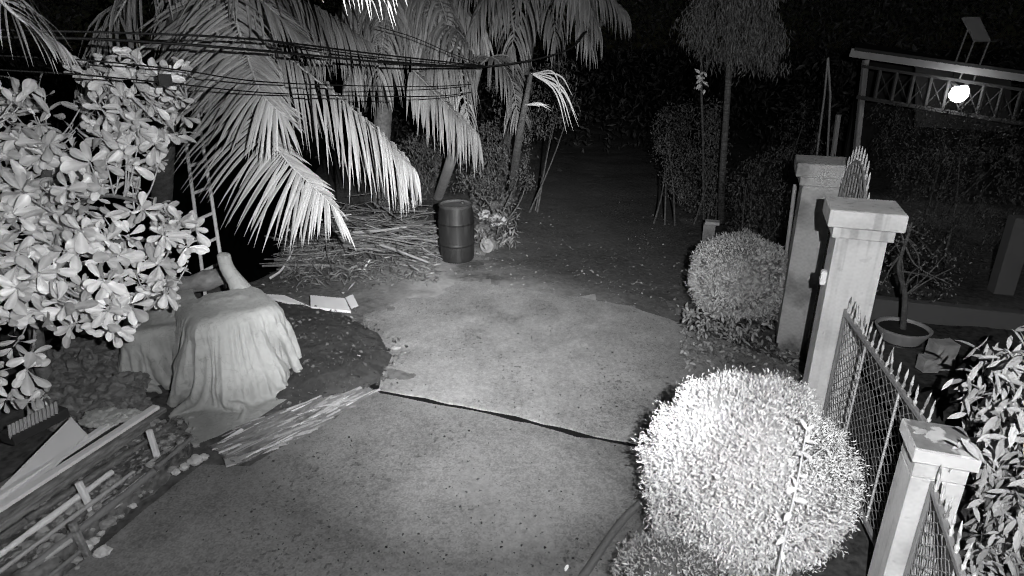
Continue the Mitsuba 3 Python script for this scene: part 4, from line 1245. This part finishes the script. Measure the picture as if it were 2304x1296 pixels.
# ------------------------------------------------------------------ heap of cut branches and palm stalks
rg = np.random.default_rng(180)
poly = Polygon([(640, 520), (760, 470), (900, 468), (990, 520), (990, 565), (900, 590), (760, 600), (650, 600)])
k = 0
while k < 215:
    x, y = rg.uniform(650, 985), rg.uniform(468, 605)
    if not poly.contains(Point(x, y)):
        continue
    g0 = gr(x, y + 14)
    hgt = .02 + .46 * max(0, 1 - ((x - 860) / 190) ** 2) * rg.random()
    L = rg.uniform(.3, 1.25); r = rg.choice([.010, .014, .02, .03], p=[.35, .3, .25, .1])
    a = rg.normal(-.15, .62) + (math.pi if rg.random() < .5 else 0)
    d = np.array([math.cos(a), math.sin(a), rg.normal(0, .14)])
    c = g0 + [0, 0, hgt]
    P = spline([c - d * L / 2, c + rg.normal(0, .025, 3), c + d * L / 2], 7)
    P[:, 2] = np.maximum(P[:, 2], .0)
    mt_ = ['mat_timber', 'mat_stick', 'mat_bark', 'mat_pale_stick'][rg.choice(4, p=[.40, .27, .23, .10])]
    tag(add('cut_branch', tube(P, np.linspace(r, r * .6, 7), 6), mt_, smooth=True), {'mat_timber': 'grey', 'mat_stick': 'pale', 'mat_bark': 'dark barky', 'mat_pale_stick': 'palest'}[mt_] + ' dry cut branch in the tangled heap left of the plastic drum', 'branch', 'cut branches heaped left of the drum')
    k += 1
for (pts_, r, lb) in [([(632, 524, 9.9), (700, 500, 10.1), (790, 482, 10.5)], .022, 'long pale curved stalk at the left end of the branch heap'), ([(815, 625, 9.0), (822, 600, 9.1), (832, 585, 9.2)], .022, 'short pale stick lying before the branch heap'),
                      ([(610, 640, 8.7), (645, 590, 9.2), (660, 560, 9.6)], .02, 'thin pole lying along the ditch edge')]:
    P = spline([at(*p) for p in pts_], 10)
    P[:, 2] = np.maximum(P[:, 2], .02)
    tag(add('loose_stalk', tube(P, np.linspace(r, r * .5, 10), 7), 'mat_board', smooth=True), lb, 'stick')
# twigs of the heap too fine to count
n = 2400
P = np.array([gr(rg.uniform(640, 985), rg.uniform(470, 640), .03) for _ in range(n)]) + np.c_[np.zeros((n, 2)), rg.random(n) * .12]
P = P[canal_depth(P[:, 0], P[:, 1]) < .02]
n = len(P)
D = norm(np.c_[rg.normal(0, 1, (n, 2)), rg.normal(0, .25, n)])
v, f = small_leaves(P, D, randdir(rg, n) + [0, 0, 1], rg.uniform(.05, .26, n), rg.uniform(.008, .03, n))
tag(add('dry_litter', (v, f), 'mat_leaf', color=greys(rg, n, 5, .03, .24)), 'dry twigs and straw strewn round the branch heap', 'litter', kind='stuff')

# ------------------------------------------------------------------ plastic drum and rubbish behind it
dc = gr(1029, 578)
dm = thing('plastic_drum', 'dark plastic drum standing beside the branch heap', 'drum')
R, Hh = .285, .92
prof = [(0, 0), (R * .9, 0), (R * .95, .02), (R * .985, .12), (R, .26), (R * 1.035, .272), (R * 1.035, .298), (R, .315), (R * 1.01, .46), (R, .6), (R * 1.035, .618), (R * 1.035, .644), (R, .66), (R * .98, .78), (R * .93, .87), (R * .93, .905), (R * .97, .91), (R * .97, .93), (R * .9, .935)]
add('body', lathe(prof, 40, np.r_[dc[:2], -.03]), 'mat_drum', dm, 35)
add('lid', lathe([(0, .90), (R * .86, .90), (R * .885, .932)], 40, np.r_[dc[:2], -.03]), 'mat_lid', dm, 35)
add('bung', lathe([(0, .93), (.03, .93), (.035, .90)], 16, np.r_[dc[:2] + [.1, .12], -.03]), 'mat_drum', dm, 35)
rg = np.random.default_rng(190)
for k, (x, y, s, m_, lb) in enumerate([
        (1122, 488, .12, 'mat_board', 'pale sack standing in the rubbish behind the drum'), (1098, 545, .12, 'mat_moss', 'round pale stump end lying right of the drum'), (1085, 510, .12, 'mat_rag', 'dark bundle just right of the drum'),
        (1075, 430, .14, 'mat_rag', 'dark bundle at the back above the drum'), (1110, 455, .12, 'mat_timber', 'grey bundle at the back right of the drum'), (1090, 475, .1, 'mat_board', 'small pale bundle between the grey ones'),
        (1140, 440, .12, 'mat_rag', 'farthest dark bundle beside the lane'), (915, 445, .16, 'mat_board', 'pale crumpled sack at the foot of the ringed palm'), (890, 450, .12, 'mat_tarp', 'bright crumpled sheet left of that sack'), (1062, 455, .1, 'mat_timber', 'grey lump directly behind the drum lid')]):
    c = gr(x, y + 10, s * .5)
    if 'stump' in lb:
        tag(add('cut_stump', tube([c + [.02, .12, 0], c + [-.02, -.02, .02]], s, 18), m_, smooth=40), lb, 'stump')
    else:
        tag(add('rubbish_bundle', lump(c, s * 1.2, 140 + k, .55, 3, 2.2, (1, .9, .9)), m_, smooth=30), lb, 'bundle')
n = 420
P = np.array([gr(rg.uniform(1075, 1165), rg.uniform(440, 560), .04) for _ in range(n)]) + np.c_[np.zeros((n, 2)), rg.random(n) * .2]
v, f = small_leaves(P, randdir(rg, n), randdir(rg, n), rg.uniform(.06, .2, n), rg.uniform(.02, .06, n))
tag(add('rubbish_scraps', (v, f), 'mat_leaf', color=greys(rg, n, 5, .04, .22)), 'scraps of leaves and paper along the lane right of the drum', 'litter', kind='stuff')

# ------------------------------------------------------------------ hose, crumbs on the slab
P = spline([gr(1255, 1370, .03), gr(1318, 1288, .03), gr(1382, 1195, .03), (gr(1430, 1142, .03)), gr(1500, 1090, .03)], 30)
tag(add('plastic_pipe', tube(P, .027, 12), 'mat_pipe', smooth=True), 'dark plastic pipe lying on the slab under the low bush', 'pipe')
wl = gr(1274, 1278, .012)
v, f = leaves(wl[None], np.array([[.35, .9, .05]]), np.array([[0, -.2, 1.0]]), .075, .026, .2)
tag(add('white_leaf', (v - [.01, .03, 0], f), 'mat_leaf', smooth=True, color=np.full((11, 3), .8)), 'single white fallen leaf at the bottom of the slab', 'leaf')
rg = np.random.default_rng(200)
pts_ = []
while len(pts_) < 900:
    x, y = rg.uniform(330, 1560), rg.uniform(690, 1300)
    g_ = gr(x, y)
    dens = meshkit.fbm(np.array([[g_[0] * 1.3, g_[1] * 1.3, 2.0]]), 3, 4)[0]
    if rg.random() > np.clip((dens - .32) * 3.2, .08, 1):
        continue
    if NEAR.buffer(-.04).contains(Point(g_[0], g_[1])) or FAR.buffer(-.05).contains(Point(g_[0], g_[1])):
        pts_.append([g_[0], g_[1], .006])
P = np.array(pts_); n = len(P)
D = np.c_[rg.normal(0, 1, (n, 2)), rg.normal(.1, .2, n)]
L = .008 + .022 * rg.random(n) ** 3
v, f = small_leaves(P, D, np.c_[rg.normal(0, .4, (n, 2)), np.ones(n)], L, L * rg.uniform(.5, .9, n))
tag(add('dark_crumbs', (v, f), 'mat_leaf', color=greys(rg, n, 5, .01, .05)), 'dark crumbs of leaves scattered over the concrete slabs', 'litter', kind='stuff')
# small pale stones and crumbs on the dark lane
n = 1300
P = np.array([gr(rg.uniform(1100, 1560), 440 + 290 * rg.random() ** .8, 0) for _ in range(n)])
P = P[shapely.contains_xy(ROAD, P[:, 0], P[:, 1])]; n = len(P)
P[:, 2] = ground_z(P[:, 0], P[:, 1]) + .016
L = .012 + .05 * rg.random(n) ** 3
v, f = small_leaves(P, np.c_[rg.normal(0, 1, (n, 2)), rg.normal(.2, .3, n)], np.c_[rg.normal(0, .6, (n, 2)), np.ones(n)], L, L * .7)
tag(add('lane_crumbs', (v, f), 'mat_leaf', color=greys(rg, n, 5, .03, .26)), 'small pale stones and leaf crumbs on the dark lane', 'litter', kind='stuff')
# debris on the dirt
n = 1500
P = np.array([gr(rg.uniform(560, 1560), rg.uniform(430, 780), .0) for _ in range(n)])
ok = (canal_depth(P[:, 0], P[:, 1]) < .02) & ~shapely.contains_xy(FAR, P[:, 0], P[:, 1]) & (~shapely.contains_xy(ROAD, P[:, 0], P[:, 1]) | (rg.random(n) < .25))
P = P[ok]; P[:, 2] = ground_z(P[:, 0], P[:, 1]) + .022; n = len(P)
L = rg.uniform(.015, .07, n)
v, f = small_leaves(P, np.c_[rg.normal(0, 1, (n, 2)), rg.normal(.15, .25, n)], np.c_[rg.normal(0, .5, (n, 2)), np.ones(n)], L, L * .45)
tag(add('fallen_leaves', (v, f), 'mat_leaf', color=greys(rg, n, 5, .05, .3)), 'fallen leaves and crumbs on the dirt and lane', 'litter', kind='stuff')
# leaf litter along the verge edge below the gate pillars
n = 700
P = np.array([gr(rg.uniform(1530, 1800), rg.uniform(0, 1) * 60 + np.interp(rg.uniform(1530, 1800), [1530, 1800], [700, 780]), .03) for _ in range(n)])
v, f = leaves(P, randdir(rg, n) * [1, 1, .4], np.c_[rg.normal(0, .5, (n, 2)), np.ones(n)], rg.uniform(.04, .09, n), .035, .3)
tag(add('leaf_litter', (v, f), 'mat_leaf', smooth=True, color=greys(rg, n, 11, .05, .3)), 'leaf litter piled along the verge before the rear gate pillar', 'litter', kind='stuff')

# ------------------------------------------------------------------ potted tree, blocks, wall, post
pc_ = at(2033, 735, 6.7)
pt = thing('potted_tree', 'twisted small tree in a wide pale bowl pot behind the fence', 'potted tree')
zr = pc_[2]; cx, cy = pc_[0], pc_[1]
add('bowl', lathe([(.02, zr - .17), (.20, zr - .17), (.27, zr - .06), (.295, zr - .02), (.30, zr), (.275, zr + .003), (.262, zr - .03)], 36, (cx, cy, 0)), 'mat_ceramic', pt, 40)
add('soil', lathe([(0, zr - .025), (.15, zr - .03), (.264, zr - .035)], 24, (cx, cy, 0)), 'mat_soil', pt, True)
add('stand', lathe([(.0, zr - .172), (.22, zr - .175), (.24, zr - .22), (.21, -.1)], 28, (cx, cy, 0)), 'mat_dark_paint', pt, 40)
rg = np.random.default_rng(210)
b0 = np.array([cx, cy, zr - .03])
tr_ = spline([b0, at(2036, 660, 6.7), at(2022, 600, 6.68), at(2040, 540, 6.7), at(2052, 500, 6.7)], 14)
add('trunk', tube(tr_, np.linspace(.035, .012, 14), 7), 'mat_bark', pt, True)
tips = []
for x, y in [(1985, 640), (2000, 600), (2010, 540), (2060, 560), (2090, 590), (2110, 620), (2130, 570), (2150, 600), (2080, 530), (2050, 505), (2120, 650), (2060, 660), (1998, 570), (2140, 640)]:
    e = at(x, y, 6.7 + rg.normal(0, .15))
    i = int(rg.integers(2, 12))
    add('branch', tube(spline([tr_[i], (tr_[i] + e) / 2 + rg.normal(0, .05, 3), e], 8), np.linspace(.013, .004, 8), 5), 'mat_timber', pt, True)
    tips += [e + rg.normal(0, .06, 3) for _ in range(26)]
P = np.array(tips); n = len(P)
v, f = small_leaves(P, randdir(rg, n), randdir(rg, n), rg.uniform(.025, .05, n), .018)
labels[add('foliage', (v, f), 'mat_leaf', pt, color=greys(rg, n, 5, .08, .25))] = {'kind': 'stuff'}
for k, (x, y, s, lb) in enumerate([(2112, 800, .15, 'taller grey stone block right of the bowl pot'), (2085, 815, .11, 'lower grey stone block in front of the taller one')]):
    c = gr(x, y + 18, 0)
    m_ = trimesh.creation.box(extents=(1, .8, 1.35 if k == 0 else 1)).subdivide().subdivide().subdivide()
    v = np.array(m_.vertices) * s * 1.5
    v = v * (1 + .16 * (meshkit.fbm(v * 8 + k, 3, k)[:, None] - .5) * 2) + c + [0, 0, s * .75]
    tag(add('stone_block', (v, np.array(m_.faces)), 'mat_stone', smooth=30), lb, 'block')
wA, wB = at(1965, 668, 7.45), at(2420, 714, 7.0)
tag(add('garden_wall', bar(np.r_[wA[:2], wA[2] - .17], np.r_[wB[:2], wB[2] - .17], .16, .34, .06), 'mat_column'), 'low dim wall running behind the potted tree', 'wall')
cA = at(2240, 690, 8.3)
tag(add('garden_column', box(cA[0], cA[1], -.1, .24, .24, at(2240, 488, 8.3)[2], -.3, .01), 'mat_column'), 'dim upright column behind the low wall at right', 'column')
for k, (x, y0, y1, Yd, lb) in enumerate([(1887, 258, 345, 11.5, 'short dim post behind the gate spikes'),]):
    a, b = at(x - 3, y1, Yd), at(x, y0, Yd)
    tag(add('garden_post', bar(np.r_[a[:2], -.1], b, .07, .07, up=(1, 0, 0)), 'mat_grey_metal'), lb, 'post')
af = thing('pole_pair', 'two thin poles tied together at the top, left of the porch', 'poles')
for x0, x1 in ((1863, 1855), (1863, 1868)):
    a = at(x0, 130, 12.5); b = at(x1, 215, 12.5)
    add('pole', tube([a, b, np.r_[b[:2] + (b - a)[:2] * 2, -.1]], .02, 6), 'mat_grey_metal', af, True)

# ------------------------------------------------------------------ the house with the lit lamp
HY = 14.0
hs = thing('porch_house', 'dark house with a porch roof and a fretwork frieze', 'house')
e0, e1 = at(1913, 118, HY), at(2420, 190, HY - 1.5)
dh = norm(e1 - e0)
add('fascia', bar(e0, e1, .05, .17, .05), 'mat_grey_metal', hs)
back = np.array([.25, 1.0, 0]) * 3.2
q = [e0 + [0, -.15, .1], e1 + [0, -.15, .1], e1 + back + [0, 0, .25], e0 + back + [.9, 0, .25]]
v = np.array([p - [0, 0, .06] for p in q] + q)
add('roof', (v, np.array([[3, 2, 1, 0], [4, 5, 6, 7], [0, 1, 5, 4], [1, 2, 6, 5], [2, 3, 7, 6], [3, 0, 4, 7]])), 'mat_roofing', hs)
b0_, b1_ = e0 + dh * .3 + [0, 0.05, -.85], e1 + [0, .05, -.85]
add('frieze_rail', bar(b0_, b1_, .05, .08, .1), 'mat_roofing', hs)
add('frieze_rail', bar(b0_ + [0, 0, .62], b1_ + [0, 0, .62], .05, .06, .1), 'mat_roofing', hs)
Lh = np.linalg.norm(e1 - e0)
for k in range(12):
    s = .35 + k * Lh / 12.5
    a = b0_ + dh * s
    add('frieze_post', bar(a + [0, 0, .04], a + [0, 0, .60], .06, .06, .1, up=(1, 0, 0)), 'mat_roofing', hs)
    a2 = b0_ + dh * (s + Lh / 12.5)
    for (p, r_) in ((a, a2), (a2, a)):
        add('frieze_brace', tube([p + [0, .01, .05], r_ + [0, .01, .59]], .014, 5), 'mat_roofing', hs, True)
pA = at(1948, 135, HY)
add('porch_post', bar(np.r_[at(1936, 345, HY)[:2], -.1], pA, .11, .11, .1, up=(1, 0, 0)), 'mat_grey_metal', hs)
w0, w1 = e0 + back + [1.2, 0, -.7], e1 + back + [0, 0, -.7]
v = np.array([np.r_[w0[:2], -.1], np.r_[w1[:2], -.1], w1 + [0, 0, .9], w0 + [0, 0, .9]])
v = np.vstack([v, v + [.05, .2, 0]])
add('wall', (v, np.array([[0, 1, 2, 3], [7, 6, 5, 4], [0, 4, 5, 1], [1, 5, 6, 2], [2, 6, 7, 3], [3, 7, 4, 0]])), 'mat_dim_wall', hs)
rp = [at(2168, 38, 13.6), at(2204, 38, 13.6), at(2230, 92, 13.2), at(2196, 92, 13.2)]
v = np.array([p + [0, .06, -.02] for p in rp] + rp)
rs = thing('roof_sheet', 'pale tilted sheet standing on thin legs above the porch roof', 'sheet')
add('panel', (v, np.array([[3, 2, 1, 0], [4, 5, 6, 7], [0, 1, 5, 4], [1, 2, 6, 5], [2, 3, 7, 6], [3, 0, 4, 7]])), 'mat_roof_panel', rs)
for q in (rp[3], rp[2], (rp[0] + rp[3]) / 2):
    add('leg', tube([q + [0, .05, 0], q + [.03, .25, -.75]], .018, 6), 'mat_grey_metal', rs, True)
lp = at(2158, 211, 13.0)
lm = thing('porch_lamp', 'glowing white lamp fixed below the porch roof', 'lamp')
gl = lump(lp, .165, 15, .34, 3, 1.3, (1.15, .8, .95))
scene[num(lm + '__globe')] = mikit.ply(gl, 'mat_white_plastic', smooth=True, emitter={'type': 'area', 'radiance': {'type': 'rgb', 'value': [22, 22, 22]}})
add('bracket', bar(lp + [0.02, .10, .12], lp + [.06, .40, .20], .05, .05), 'mat_grey_metal', lm)
add('cord', tube([lp + [.06, .38, .20], lp + [.2, .6, .42]], .012, 6), 'mat_dark_paint', lm, True)
for (x0, y0, x1, y1, lb) in [(2060, 140, 2275, 285, 'added board patch that catches the lamp glow')]:
    q = [at(x0, y1, 14.5), at(x1, y1 + 12, 14.3), at(x1, y0 + 14, 14.3), at(x0, y0, 14.5)]
    v = np.array(q + [p + [.02, .06, 0] for p in q])
    tag(add('lamp_board', (v, np.array([[0, 1, 2, 3], [7, 6, 5, 4], [0, 4, 5, 1], [1, 5, 6, 2], [2, 6, 7, 3], [3, 7, 4, 0]])), 'mat_lamp_board'), 'added dim board behind the lamp to catch its glow', 'board')  # board added behind the lamp so its glow has a surface to show on

# ------------------------------------------------------------------ far dark trees that close the view
rg = np.random.default_rng(220)
n = 90000
ang = rg.uniform(-.95, .95, n); rad = rg.uniform(20, 34, n)
P = np.c_[np.sin(ang) * rad, np.cos(ang) * rad, rg.uniform(0, 1, n) ** .8 * (7.5 + 1.5 * np.sin(ang * 9) + 1.2 * np.sin(ang * 23))]
D = randdir(rg, n) + [0, 0, -.5]
v, f = small_leaves(P, D, randdir(rg, n), rg.uniform(.14, .32, n), rg.uniform(.05, .11, n))
tag(add('tree_belt', (v, f), 'mat_leaf', color=greys(rg, n, 5, .02, .07)), 'far dark belt of trees closing the view', 'trees', kind='stuff')
